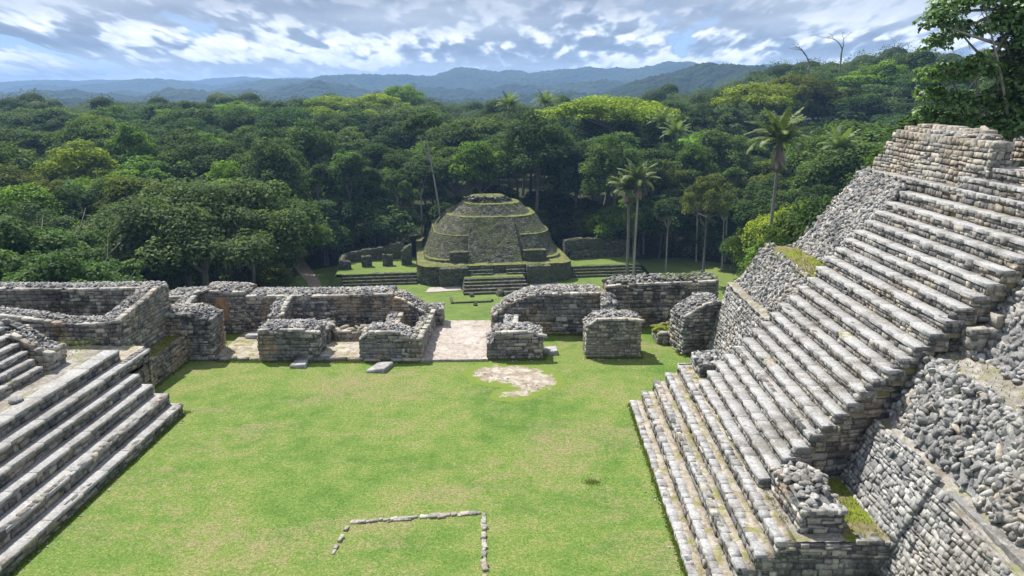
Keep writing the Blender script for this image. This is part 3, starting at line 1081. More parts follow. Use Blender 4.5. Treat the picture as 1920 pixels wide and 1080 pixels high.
lumps(mb, [(rng.uniform(9.75, 10.25), rng.uniform(4, 17.5), rng.uniform(4.62, 4.78)) for _ in range(330)] + [(rng.uniform(8.72, 9.2), rng.uniform(4, 17.2), 2.55 + rng.uniform(0, .25)) for _ in range(0)], 0.17)
lumps(mb, [(rng.uniform(10.9, 11.4), rng.uniform(4, 18), 4.85) for _ in range(160)], 0.16)
tag(mb.build('ledge_stones', M['rubble'], pyr), kind='stuff')
rubble_slope(pyr, pt(11.15, 4, 4.75), pt(11.15, 18.1, 4.8), pt(13.2, 18.4, 8.1), pt(13.2, 4, 8.1), 0.24, 'upper slope of loose grey boulders right of the stairs', 0.38, 0.13)
# blocks of a small jamb beside the stair end
mb = MB()
stone_face(mb, (10.75, 17.95, 4.7), -Y3, Z3, -X3, 0.7, interp([(0, 1.0), (.7, .7)]), None, 0.2, 0.35, 0.2, 0.0)
stone_face(mb, (10.75, 17.3, 4.7), X3, Z3, -Y3, 0.8, interp([(0, .7), (.8, 1.1)]), None, 0.2, 0.35, 0.2, 0.0)
mb.build('jamb', M['warm_stone'], pyr)

# far (north) side of the stair
batter(pyr, 7.85, 0.0, 8.70, 3.25, 25.3, 31.1, 'sloping wall of small fitted stones beyond the stairs', 0.06)
batter(pyr, 8.0, 1.5, 8.72, 3.22, 24.0, 25.6, 'short sloping wall beside the far landing', 0.05)
mb = MB()
grid_patch(mb, (8.6, 24.0, 3.2), (9.5, 24.0, 3.4), (9.5, 31.0, 3.4), (8.62, 31.1, 3.2), 8, 24, 0.05)
mb.build('dirt_ledge', M['ledge'], pyr)
rubble_slope(pyr, pt(8.95, 24.3, 3.22), pt(8.95, 30.9, 3.22), pt(9.75, 29.7, 5.15), pt(9.75, 24.7, 4.95), 0.20, 'rubble slope above the far sloping wall', 0.36, 0.10)
rubble_slope(pyr, pt(8.75, 31.2, 1.0), pt(11.0, 31.8, 1.0), pt(11.2, 30.1, 5.0), pt(9.6, 29.8, 5.1), 0.28, 'rubble end face below the far ledge', 0.40, 0.10)
mb = MB()
grid_patch(mb, (9.6, 24.6, 4.95), (11.5, 24.9, 5.0), (11.5, 30.2, 5.0), (9.65, 29.9, 5.08), 14, 30, 0.04)
mb.build('turf_ledge', M['turf'], pyr)
rubble_slope(pyr, pt(10.95, 25.0, 4.95), pt(11.1, 30.2, 4.95), pt(13.2, 29.6, 8.12), pt(13.05, 25.9, 8.02), 0.20, 'rubble slope rising to the top terrace beyond the stairs', 0.34, 0.10)
rubble_slope(pyr, pt(11.0, 30.3, 4.9), pt(16.0, 30.8, 4.9), pt(16.0, 29.9, 8.2), pt(13.15, 29.6, 8.15), 0.30, 'rubble end face below the top terrace', 0.45, 0.10)
# body behind everything
mb = MB()
for (x0, x1, y0, y1, z0, z1) in ((8.8, 30, -5, 30.8, -1, 3.0), (9.9, 30, -5, 29.7, 3.0, 4.7), (13.65, 30, -5, 29.3, 4.7, 8.1)):
    c = [(x0, y0), (x1, y0), (x1, y1), (x0, y1)]
    for i in range(4):
        j = (i + 1) % 4
        mb.quad((*c[i], z0), (*c[j], z0), (*c[j], z1), (*c[i], z1), 0.2)
    mb.quad(*[(*q, z1) for q in c], 0.2)
mb.build('core', M['rubble'], pyr)
mb = MB()
grid_patch(mb, (13.3, 22.8, 8.14), (16.2, 22.8, 8.2), (16.2, 30.0, 8.2), (13.3, 29.6, 8.15), 14, 30, 0.02)
mb.build('turf_ledge', M['turf'], pyr)
mb = MB()
grid_patch(mb, (14.0, 5.0, 8.91), (30, 5.0, 8.95), (30, 22.8, 8.95), (14.0, 22.8, 8.91), 14, 30, 0.01)
mb.build('top_floor', M['plaster'], pyr)

# summit wall: battered face looking over the stairs
root = thing('summit_wall', 'thick weathered stone wall standing on the top terrace above the stairs', 'wall', (14.6, 26, 8.2))
mb = MB()
Vb = np.array([0.28, 0, 1.6])
Hb = np.linalg.norm(Vb)
Vb /= Hb
Nb = np.array([-Vb[2], 0, Vb[0]])
prof = interp([(0, 0.35), (0.35, 0.75), (0.7, 1.2), (1.15, 1.58), (3.0, 1.55), (5.0, 1.5), (7.7, 1.42)])
stone_face(mb, (13.75, 30.1, 8.15), -Y3, Vb, Nb, 7.6, prof, None, 0.145, 0.24, 0.12, 0.0, 0.09, 0.6, 0.07)
stone_face(mb, (13.78, 22.52, 8.15), X3, Z3, -Y3, 0.62, interp([(0, 1.5), (1, 1.45)]), None, 0.125, 0.23, 0.12, 0.0)
grid_patch(mb, (13.84, 22.6, 8.1), (13.84, 29.9, 8.1), (14.1, 28.8, 9.68), (14.1, 22.6, 9.55), 30, 6, 0.02, 0.1)
grid_patch(mb, (13.86, 22.6, 8.1), (14.36, 22.6, 8.1), (14.36, 22.6, 9.55), (14.1, 22.6, 9.55), 6, 6, 0.01, 0.1)
grid_patch(mb, (14.38, 22.6, 8.1), (15.8, 26.5, 8.1), (15.8, 26.5, 9.6), (14.38, 22.6, 9.5), 12, 6, 0.01, 0.1)
Ms, Ts, R = [], [], []
for row, (xo, zo, ya, yb) in enumerate(((14.05, 9.62, 22.6, 28.9), (14.35, 9.76, 23.6, 28.8), (14.7, 9.88, 24.4, 28.6))):
    y = ya
    while y < yb:
        w = rng.uniform(.2, .42)
        zz = zo + 0.06 * (y - 22.6) / 6 + rng.uniform(-.03, .03)
        Ms.append(np.stack([Y3 * w * .95, X3 * .36, Z3 * .20], 1))
        Ts.append(np.array([xo + .12, y + w / 2, zz - .15]))
        R.append(rng.uniform(0.2, .8))
        y += w
mb.many(BT, [BF], np.array(Ms), np.array(Ts), np.array(R), 0.07)
mb.build('masonry', M['warm_stone'], root)
mb = MB()
pp = [(rng.uniform(14.2, 15.6), rng.uniform(23.2, 28.7), 9.72) for _ in range(210)]
pp = [p for p in pp if p[0] < 14.3 + (p[1] - 22.6) * .37]
grid_patch(mb, (14.1, 22.7, 9.5), (14.36, 22.7, 9.52), (15.8, 26.5, 9.66), (14.1, 26.5, 9.58), 8, 14, .03, .1)
grid_patch(mb, (14.1, 26.5, 9.58), (15.8, 26.5, 9.66), (15.8, 28.9, 9.7), (14.1, 28.9, 9.62), 8, 10, .03, .1)
grid_patch(mb, (15.8, 26.5, 9.66), (15.8, 28.9, 9.7), (15.8, 29.4, 8.1), (15.8, 26.5, 8.1), 8, 8, .03, .1)
lumps(mb, pp, 0.2)
mb.build('rubble_top', M['rubble'], root)
root = thing('marker_stone', 'small pale rounded stone lying on top of the summit wall', 'stone', (14.9, 24.7, 9.9))
mb = MB()
lumps(mb, [(14.75, 24.7, 9.93)], 0.24, flat=.6, rnd=np.array([1.0]))
o = mb.build('boulder', M['plaster'], root, True)
wall('summit_wall', 'low rubble wall at the far right behind the paved summit floor', 'wall', (16.2, 24.6), (22, 24.6), 0.8, [(0, 9.55), (2, 9.65), (6, 9.7)], 8.9, 0.15)

# two masonry blocks at the feet of the upper flight
wall('stair_pier', 'square masonry block with boulders on top at the near end of the stair landing', 'pier', (6.1, 14.72), (7.05, 14.72), 2.1, [(0, 2.08), (0.95, 2.12)], 1.55, 0.5, 0.125, 0.23, cap_in=.06, rub=0.27, group=None)
wall('stair_pier', 'small masonry block with boulders on top at the far end of the stair landing', 'pier', (6.0, 24.15), (6.75, 24.15), 1.35, [(0, 2.0), (0.8, 2.06)], 1.55, 0.25, 0.125, 0.23, rub=0.3)

# ------------------------------------------------------------------ the ruined range across the far side of the plaza
GR = None
wall('wall_pier', 'long masonry pier beside the left turf ledge, under the red niche', 'pier', (-15.75, 29.55), (-13.3, 29.75), 1.55, [(0, 2.02), (1.6, 2.06), (2.0, 1.95), (2.5, 1.72)], 0.0, 0.28, 0.125, 0.23)
wall('wall_pier', 'dark square masonry pier left of the split slab, second pier from the left ledge', 'pier', (-11.38, 29.7), (-8.85, 29.72), 1.5, [(0, 1.36), (1.9, 1.38), (2.5, 1.28)], 0.0, 0.2, 0.125, 0.23)
wall('wall_pier', 'stained pier with rounded left shoulder beside the paved passage', 'pier', (-7.08, 29.82), (-4.95, 29.82), 1.25, [(0, 0.92), (0.12, 1.02), (0.4, 1.27), (1.5, 1.28), (2.1, 1.08)], 0.0, 0.18, 0.125, 0.23)
wall('passage_wall', 'low side wall running back along the left of the paved passage', 'wall', (-4.42, 29.8), (-4.42, 34.4), 0.55, [(0, 1.0), (1.0, 1.05), (2.5, 0.85), (4.6, 0.9)], 0.0, 0.06, 0.125, 0.23, mat=M['warm_stone'], rub=0.2, cap=M['warm_stone'])
wall('wall_pier', 'short orange-stoned pier at the back left corner of the passage', 'pier', (-4.95, 34.55), (-4.05, 34.6), 1.1, [(0, 0.95), (0.9, 0.92)], 0.0, 0.12, 0.125, 0.23, mat=M['warm_stone'])
wall('wall_pier', 'low pier with dark rubble top right of the paved passage', 'pier', (-1.64, 30.05), (0.74, 30.15), 1.25, [(0, 0.78), (0.2, 0.85), (0.32, 1.2), (1.8, 1.24), (2.38, 1.05)], 0.0, 0.2, 0.125, 0.23)
wall('wall_pier', 'tall square pier of pale courses standing free on the lawn', 'pier', (2.6, 30.35), (4.95, 30.42), 1.25, [(0, 1.35), (0.2, 1.5), (0.42, 1.72), (1.8, 1.74), (2.35, 1.66)], 0.0, 0.2, 0.125, 0.23, mat=M['warm_stone'])
wall('wall_pier', 'masonry pier with sloping rubble shoulder beside the pyramid flank', 'pier', (6.83, 30.75), (8.5, 31.1), 1.5, [(0, 1.66), (0.5, 2.0), (1.0, 2.25), (1.7, 2.35)], 0.0, 0.3, 0.125, 0.23)

w_ = wall('range_wall', 'back wall of the left chambers with a red plastered niche', 'wall', (-17.2, 33.4), (-13.25, 33.4), 1.7, [(0, 1.75), (1.9, 1.85), (2.0, 2.08), (3.95, 2.02)], 0.0, 0.25, 0.125, 0.23)
mb = MB()
ang = np.linspace(0, math.pi, 9)
cxn, top_ = -14.35, 1.55
rim = [(-14.66, 0.7)] + [(cxn - .31 * math.cos(a), top_ + .28 * math.sin(a)) for a in ang] + [(-14.04, 0.7)]
V = [(x, 33.30, z) for x, z in rim] + [(x, 33.36, z) for x, z in rim]
k = len(rim)
mb.add(V, [[0, i, i + 1] for i in range(1, k - 1)], .5)
mb.add(V, [[i, (i + 1) % k, k + (i + 1) % k, k + i] for i in range(k)], .5)
mb.build('niche', M['red_plaster'], w_)
wall('range_wall', 'long back wall behind the two dark piers left of the passage', 'wall', (-13.25, 33.42), (-6.3, 33.5), 1.6, [(0, 1.83), (4.6, 1.86), (7, 1.95)], 0.0, 0.16, 0.125, 0.23)
wall('range_wall', 'stepped broken end of the left back wall next to the passage', 'wall', (-6.3, 33.46), (-4.75, 33.5), 1.5, [(0, 1.82), (0.5, 1.7), (0.9, 1.45), (1.55, 1.0)], 0.0, 0.24, 0.125, 0.23)
wall('cross_wall', 'sloping cross wall between the left back wall and the dark pier', 'wall', (-11.0, 31.9), (-11.0, 33.45), 0.65, [(0, 1.30), (0.5, 1.6), (1.5, 1.85)], 0.0, 0.08, 0.125, 0.23, mat=M['warm_stone'])
wall('cross_wall', 'short cross wall rising to the left back wall beside the red niche', 'wall', (-15.35, 31.4), (-15.35, 33.45), 0.6, [(0, 1.7), (1.0, 1.85), (2, 2.05)], 0.0, 0.1, 0.125, 0.23)
wall('cross_wall', 'rubble-topped cross wall behind the rounded pier left of the passage', 'wall', (-5.75, 31.1), (-5.75, 33.4), 0.62, [(0, 1.0), (2.3, 1.15)], 0.0, 0.1, 0.125, 0.23, mat=M['warm_stone'])
wall('cross_wall', 'narrow plastered partition behind the rounded pier', 'wall', (-6.75, 31.2), (-6.75, 33.4), 0.4, [(0, 0.75), (2.3, 0.7)], 0.0, 0.02, 0.125, 0.23, rub=0.3)
wall('stone_bench', 'low pale-topped masonry bench between the two dark piers', 'bench', (-8.95, 32.15), (-6.6, 32.2), 0.85, [(0, 0.52), (2.4, 0.55)], 0.0, 0.03, 0.125, 0.23, cap=M['worn_floor'], rub=0.4)
wall('stone_bench', 'small stone block at the left end of the pale-topped bench', 'bench', (-9.45, 31.6), (-8.9, 31.6), 1.4, [(0, 0.85), (.6, 0.8)], 0.0, 0.03, 0.125, 0.23, rub=0.4)

wall('range_wall', 'back wall with a broken rounded left end right of the passage', 'wall', (-1.62, 33.5), (3.55, 33.6), 1.65, [(0, 0.85), (0.35, 1.1), (0.8, 1.5), (1.6, 1.85), (2.5, 1.98), (5.2, 2.02)], 0.0, 0.2, 0.16, 0.29)
wall('cross_wall', 'stepped cross wall at the right end of the back wall', 'wall', (4.15, 32.3), (4.15, 33.6), 0.7, [(0, 1.45), (0.4, 1.75), (1.3, 2.05)], 0.0, 0.16, 0.125, 0.23)
wall('cross_wall', 'low white-edged cross wall behind the dark-topped pier', 'wall', (-0.38, 31.4), (-0.38, 33.45), 0.6, [(0, 0.95), (2, 1.05)], 0.0, 0.05, 0.125, 0.23)
wall('range_wall', 'tall back wall with mossy rubble top beside the pyramid', 'wall', (3.9, 34.75), (9.3, 34.9), 1.5, [(0, 2.05), (0.6, 2.12), (4.0, 2.25), (5.4, 2.32)], 0.0, 0.28, 0.16, 0.29, cap=M['rubble_moss'], rub=0.3)
wall('stone_bench', 'low turf-topped stone bench under the tall right back wall', 'bench', (6.0, 32.25), (7.3, 32.3), 1.3, [(0, 0.52), (1.3, 0.55)], 0.0, 0.03, 0.125, 0.23, mat=M['warm_stone'], cap=M['turf'], rub=0.4)

# left building: a U of ruined walls on the stair platform
lb = thing('ruined_building', 'roofless stone building with a slumped front wall at the far left', 'building', (-19, 27.5, 1.5))
wall('w', '', '', (-27, 26.1), (-15.2, 26.1), 0.9, [(0, 3.35), (3.6, 3.3), (6.4, 3.15), (8.2, 2.95), (9.6, 2.75), (10.8, 2.72), (11.8, 2.86)], 1.4, 0.18, 0.125, 0.23, parent=lb, cap=M['rubble'])
wall('w', '', '', (-15.2, 26.15), (-15.2, 30.2), 0.75, [(0, 2.86), (1.5, 3.02), (3.2, 3.3), (4.05, 3.25)], 1.1, 0.15, 0.125, 0.23, parent=lb, mat=M['warm_stone'])
wall('w', '', '', (-27, 29.3), (-15.3, 29.3), 1.0, [(0, 3.25), (8, 3.2), (11.7, 3.3)], 1.4, 0.2, 0.125, 0.23, parent=lb)
for o in lb.children:
    o.name = 'wall' if 'masonry' in o.name else 'rubble_top'
mb = MB()
grid_patch(mb, (-28, 26.5, 1.5), (-15.5, 26.5, 1.5), (-15.5, 30, 1.5), (-28, 30, 1.5), 8, 4, .02)
mb.build('floor', M['turf'], lb)

# turf ledge against the left building
led = thing('stone_ledge', 'low stone ledge with turf on top below the left ruined building', 'ledge', (-14.9, 28, 0))
mb = MB()
stone_face(mb, (-14.45, 25.9, 0), Y3, Z3, X3, 3.75, interp([(0, 1.15), (3.7, 1.15)]), None, 0.125, 0.23, 0.14, 0.02)
mb.build('masonry', M['stone'], led)
mb = MB()
grid_patch(mb, (-15.3, 25.9, 1.14), (-14.46, 25.9, 1.12), (-14.46, 29.65, 1.12), (-15.3, 29.65, 1.14), 8, 26, .015)
mb.quad((-15.3, 25.9, 0), (-14.48, 25.9, 0), (-14.48, 25.9, 1.13), (-15.3, 25.9, 1.13), .2)
mb.build('turf_top', M['turf'], led)

# ------------------------------------------------------------------ left stairs
lst = thing('stone_staircase', 'wide grey stone staircase with deep treads at the lower left of the lawn', 'stairs', (-14, 19, 0))
LS = [(-12.22, 0.38), (-12.68, 0.75), (-13.22, 1.12), (-13.63, 1.50), (-14.0, 1.88), (-14.44, 2.26)]
zp = 0.0
for i, (x, z) in enumerate(LS):
    xn = LS[i + 1][0] if i + 1 < len(LS) else -17.2
    yf = 24.3 if i < 4 else (25.85 if i == 4 else 24.65)
    step(lst, x, z, zp, xn, 6.0, yf + rng.uniform(-.04, .04), face=1, nose=0.60, wide=0.36, calm=.3, tmat='worn_tread')
    zp = z
mb = MB()
stone_face(mb, (-13.98, 24.25, 0), Y3, np.array([-.06, 0, 1.0]), X3, 1.62, interp([(0, 1.88), (2, 1.88)]), None, 0.125, 0.23, 0.12, 0.0)
stone_face(mb, (-13.98, 25.85, 0), -X3, Z3, Y3, 1.6, interp([(0, 1.8), (2, 1.8)]), None, 0.125, 0.23, 0.12, 0.0)
mb.quad((-14.05, 24, 0), (-14.05, 25.8, 0), (-14.05, 25.8, 1.8), (-14.05, 24, 1.8), .1)
mb.quad((-14.05, 25.78, 0), (-16.05, 25.78, 0), (-16.05, 25.78, 1.8), (-14.05, 25.78, 1.8), .1)
mb.build('end_wall', M['stone'], lst)
mb = MB()
grid_patch(mb, (-17.5, 6, 2.262), (-14.95, 6, 2.262), (-14.95, 24.6, 2.262), (-17.5, 24.6, 2.262), 14, 60, .012)
mb.build('terrace', M['ledge'], lst)
mb = MB()
grid_patch(mb, (-28, 24.4, 1.9), (-14.3, 24.4, 1.9), (-14.3, 26.1, 1.9), (-28, 26.1, 1.9), 40, 8, .015)
mb.build('terrace', M['worn_floor'], lst)
# upper flight behind
ust = thing('stone_staircase', 'small upper stone staircase at the left edge above the wide stairs', 'stairs', (-16.5, 18, 2.25))
zp = 2.26
US = [(-15.6, 2.55), (-15.88, 2.77), (-16.15, 3.0), (-16.42, 3.24), (-16.72, 3.48), (-17.05, 3.7)]
for i, (x, z) in enumerate(US):
    xn = US[i + 1][0] if i + 1 < len(US) else -19
    step(ust, x, z, zp, xn, 6.0, 22.2 + .12 * i + rng.uniform(-.05, .05), face=1, nose=0.3, wide=0.32, calm=.5, tmat='worn_tread')
    zp = z
wall('stair_pier', 'broken stone jamb at the far end of the small upper staircase', 'pier', (-16.75, 22.55), (-15.55, 22.55), 0.9, [(0, 3.55), (0.5, 3.2), (0.8, 2.95), (1.2, 2.85)], 2.25, 0.1, 0.16, 0.32)
root = thing('rubble_heap', 'heap of dark rubble behind the small upper staircase', 'rubble', (-18.2, 24.4, 2.3))
mb = MB()
pp = []
for _ in range(170):
    a, r_ = rng.uniform(0, 2 * math.pi), rng.uniform(0, 1) ** .6
    pp.append((-18.3 + 1.5 * r_ * math.cos(a), 24.3 + .9 * r_ * math.sin(a), 2.2 + 1.15 * (1 - r_ ** 2) + rng.uniform(-.05, .05)))
lumps(mb, pp, 0.24)
mb.build('boulders', M['rubble_moss'], root)
root = thing('loose_stone', 'single grey stone lying on the terrace of the left stairs', 'stone', (-14.9, 19.2, 2.27))
mb = MB()
lumps(mb, [(-15.05, 20.0, 2.32)], .28)
mb.build('boulder', M['rubble'], root)
# the mass under the left stairs
mb = MB()
mb.quad((-28, 5, 2.2), (-15.5, 5, 2.2), (-15.5, 24.5, 2.2), (-28, 24.5, 2.2), .2)
mb.build('core', M['rubble'], lst)

# ------------------------------------------------------------------ slabs and border stones on the lawn


def slab(pts, h, label, z0=0.0, tilt=0.0):
    P = np.array(pts, float)
    c = P.mean(0)
    root = thing('stone_slab', label, 'slab', (c[0], c[1], z0))
    mb = MB()
    n = len(P)
    Q = c + (P - c) * 0.9
    lo = np.column_stack([P, np.full(n, z0)])
    mi = np.column_stack([P, z0 + h * .75 + (P - c)[:, 0] * tilt])
    hi = np.column_stack([Q, z0 + h + (Q - c)[:, 0] * tilt])
    V = np.concatenate([lo, mi, hi])
    f = []
    for k in range(2):
        for i in range(n):
            j = (i + 1) % n
            f.append([k * n + i, k * n + j, (k + 1) * n + j, (k + 1) * n + i])
    mb.add(V, f, .45)
    if n == 4:
        mb.add(hi, [[0, 1, 2, 3]], .5)
    else:
        mb.add(hi, [[0, i, i + 1] for i in range(1, n - 1)], .5)
    mb.build('slab', M['tread'], root)


slab([(-9.82, 28.85), (-9.15, 28.85), (-9.22, 29.5), (-9.8, 29.52)], 0.16, 'small grey slab on the grass in front of the dark square pier', tilt=0.03)
slab([(-6.55, 28.42), (-5.75, 28.38), (-5.55, 29.2), (-6.2, 29.32)], 0.17, 'large tilted grey slab on the grass in front of the rounded pier', tilt=0.10)
slab([(0.78, 30.72), (1.42, 30.7), (1.36, 31.4), (0.85, 31.4)], 0.18, 'grey slab leaning against the right side of the dark-topped pier', tilt=0.08)
slab([(-12.95, 32.3), (-12.3, 32.2), (-12.2, 32.7), (-12.8, 32.8)], 0.2, 'dark slab lying on the grass in the shade of the left back wall', 0.12)


def border(a, b, n, skip, label, size, jit=0.05):
    a, b = np.array(a), np.array(b)
    L = np.linalg.norm(b - a)
    for i in range(n):
        if rng.uniform() < skip:
            continue
        p = a + (b - a) * ((i + .5) / n) + rng.normal(0, jit, 2)
        mb = MB()
        s_ = size * rng.uniform(.6, 1.25)
        t_ = (b - a) / L
        an = math.atan2(t_[1], t_[0]) + rng.normal(0, .16)
        ca, sa = math.cos(an), math.sin(an)
        le, wd, hg = s_ * rng.uniform(1.1, 1.9), s_ * rng.uniform(.75, 1.05), .05 * rng.uniform(.6, 1.3)
        mb.many(BT, [BF], np.array([np.stack([np.array([ca * le, sa * le, 0]), np.array([-sa * wd, ca * wd, 0]), np.array([0, 0, hg])], 1)]), np.array([[p[0], p[1], 0.0]]), np.array([rng.uniform(.4, 1)]), .10)
        me = mb.mesh('border_stone', (p[0], p[1], 0))
        me.materials.append(M['warm_stone'])
        o = bpy.data.objects.new('border_stone', me)
        o.location = (p[0], p[1], 0)
        link(o)
        tag(o, label, 'stone', 'border stones set in the lawn')


border((-4.6, 17.42), (-1.2, 17.95), 21, .1, 'pale stone in the far edge of the stone outline on the lawn', .16, .02)
border((-1.12, 17.95), (-0.92, 14.9), 17, .02, 'pale stone in the right edge of the stone outline on the lawn', .155, .015)
border((-4.68, 17.25), (-4.75, 16.0), 7, .1, 'pale stone in the left edge of the stone outline on the lawn', .14, .03)
for k, p in enumerate([(-4.98, 15.2), (-4.6, 15.35)]):
    pass

# ------------------------------------------------------------------ grass blades over the lawn (uncountable)


def in_poly(P, poly):
    x, y = P[:, 0], P[:, 1]
    inside = np.zeros(len(P), bool)
    q = np.array(poly)
    for i in range(len(q)):
        x1, y1 = q[i]
        x2, y2 = q[i - 1]
        c = ((y1 > y) != (y2 > y)) & (x < (x2 - x1) * (y - y1) / (y2 - y1 + 1e-12) + x1)
        inside ^= c
    return inside


def blades(mb, P, h, w, lean=0.6):
    n = len(P)
    a = rng.uniform(0, 2 * math.pi, n)
    d = np.column_stack([np.cos(a), np.sin(a), np.zeros(n)])
    s_ = np.column_stack([-np.sin(a), np.cos(a), np.zeros(n)])
    hh = h * rng.uniform(.5, 1.4, n)
    ln = rng.uniform(.1, lean, n)
    A = P - s_ * w * .5
    B = P + s_ * w * .5
    C = P + d * (hh * ln)[:, None] + Z3 * (hh * (1 - .4 * ln))[:, None]
    V = np.stack([A, B, C], 1).reshape(-1, 3)
    mb.add(V, np.arange(3 * n).reshape(n, 3), rng.uniform(0, 1, n))


mb = MB()
n = 9000
t = rng.uniform(0, 1, n)
yy = 12 + 21.0 * t ** 0.85
xx = rng.uniform(-14.8, 9.0, n)
P = np.column_stack([xx, yy, np.zeros(n)])
bad = in_poly(P, pts) & (rng.uniform(0, 1, n) < .93)
bad |= (yy < 25.55) & (xx > 3.84) & (yy > 14.3)
bad |= (yy > 29.6) & (xx < -1.5)
bad |= (xx < -12.2) & (yy < 24.3)
bad |= (xx < -14.0)
dens = np.sin(xx * 1.3 + np.sin(yy * .9) * 2) * .5 + np.sin(yy * 1.7 + xx * .6) * .5
bad |= rng.uniform(-1.2, 1.6, n) > dens + .9
blades(mb, P[~bad], 0.028, 0.022, .9)
# denser fringe where the mower does not reach
fr = []
for (x0, y0, x1, y1, k) in ((3.83, 14.4, 3.83, 25.4, 3000), (-12.17, 12, -12.17, 24.3, 3200), (-14.4, 26, -14.4, 29.6, 700), (-13.2, 29.55, -4.5, 29.6, 1800), (-1.7, 29.98, .75, 30.05, 800), (2.6, 30.3, 5, 30.35, 1200), (5.0, 30.4, 5.0, 31.6, 500), (.78, 30.1, .78, 31.3, 500), (6.85, 30.6, 8.0, 30.9, 900), (6.75, 30.7, 6.75, 32, 400), (-1, 33.45, 3.5, 33.5, 1500), (-12, 24.35, -14, 24.35, 300)):
    tt = rng.uniform(0, 1, k)
    fr.append(np.column_stack([x0 + (x1 - x0) * tt + rng.normal(0, .05, k), y0 + (y1 - y0) * tt + rng.normal(0, .05, k), np.zeros(k)]))
blades(mb, np.concatenate(fr + [q + np.array([rng.normal(0, .03), rng.normal(0, .03), 0]) for q in fr]), 0.085, 0.028)
tu = np.column_stack([1.97 + rng.normal(0, .12, 200), 19.67 + rng.normal(0, .09, 200), np.zeros(200)])
blades(mb, tu, .055, .03)
tag(mb.build('grass', M['grass_blade']), kind='stuff')
# chips of stone fallen at the feet of the walls (uncountable)
mb = MB()
cp = []
for (x0, y0, x1, y1, k) in ((3.78, 14.4, 3.78, 25.4, 40), (-12.1, 12, -12.1, 24.3, 40), (-14.35, 26, -14.35, 29.5, 25), (-13.2, 29.5, -4.5, 29.55, 60), (-1.7, 29.9, .75, 30.0, 35), (2.6, 30.2, 5, 30.3, 35), (6.85, 30.5, 8.0, 30.8, 25), (-.9, 33.3, 3.5, 33.4, 30), (-2.2, 28.6, 1.2, 26.5, 40)):
    tt = rng.uniform(0, 1, k)
    cp.append(np.column_stack([x0 + (x1 - x0) * tt + rng.normal(0, .12, k), y0 + (y1 - y0) * tt + rng.normal(0, .12, k), np.full(k, .008)]))
lumps(mb, np.concatenate(cp), .055, flat=.5, lie=.2)
tag(mb.build('stone_chips', M['warm_stone']), kind='stuff')
# wisps on ledges and stair ends
mb = MB()
ww = []
for (x0, x1, y0, y1, z, k) in ((7.1, 8.0, 14.5, 17, 1.6, 700), (6.5, 9.2, 34.9, 35.9, 2.5, 500), (5.85, 6.05, 15.0, 16.6, 1.58, 90), (9.8, 11.3, 25, 29.8, 5.02, 1400), (-15.25, -14.5, 26, 29.5, 1.14, 700), (9.9, 11.0, 8, 17.6, 4.85, 500), (13.4, 13.9, 24, 29.5, 8.18, 500), (-17.2, -15.7, 22.6, 25.8, 2.27, 700), (6.1, 7.2, 32.4, 33.5, .56, 300)):
    ww.append(np.column_stack([rng.uniform(x0, x1, k), rng.uniform(y0, y1, k), np.full(k, z - .02)]))
blades(mb, np.concatenate(ww), .07, .03)
tag(mb.build('ledge_grass', M['grass_blade']), kind='stuff')

# ------------------------------------------------------------------ lower plaza, forest floor, hills
GZ = -27.0


def smooth(a, b, x):
    t = np.clip((x - a) / (b - a), 0, 1)
    return t * t * (3 - 2 * t)


def hnoise(x, y, seed, octs=5, f0=1.0):
    r = np.random.default_rng(seed)
    out = np.zeros_like(x)
    amp = 1.0
    for o in range(octs):
        for _ in range(3):
            a = r.uniform(0, 2 * math.pi)
            f = f0 * (2 ** o) * r.uniform(.7, 1.3)
            out += amp * np.sin((x * math.cos(a) + y * math.sin(a)) * f + r.uniform(0, 6.28) + 1.3 * np.sin((x * math.sin(a) - y * math.cos(a)) * f * .7))
        amp *= .52
    return out / 3


def terr(x, y):
    x, y = np.asarray(x, float), np.asarray(y, float)
    z = np.full(np.broadcast(x, y).shape, GZ)
    z = z + 9 * smooth(210, 420, y)
    z = z + 23 * np.exp(-((x - 160) / 80.0) ** 2 - ((y - 330) / 130.0) ** 2) * smooth(178, 250, y)
    z = z + 0.8 * hnoise(x, y, 3, 3, 0.02) * smooth(170, 240, y)
    return z - 70 * smooth(470, 900, np.hypot(x, y))


# ridges: distance, half depth, skyline as (bearing in degrees right of +Y, height in metres above the eye)
def ridge_from(d, pts):
    r = []
    for u, v in pts:
        xc, yc = (u - 960) / 1390, -(v - 540) / 1390
        fy = math.cos(PITCH) + yc * math.sin(PITCH)
        fz = -math.sin(PITCH) + yc * math.cos(PITCH)
        b = math.atan2(xc, fy) - YAW
        r.append((b, CAM_H + d * fz / math.hypot(xc, fy)))
    return r


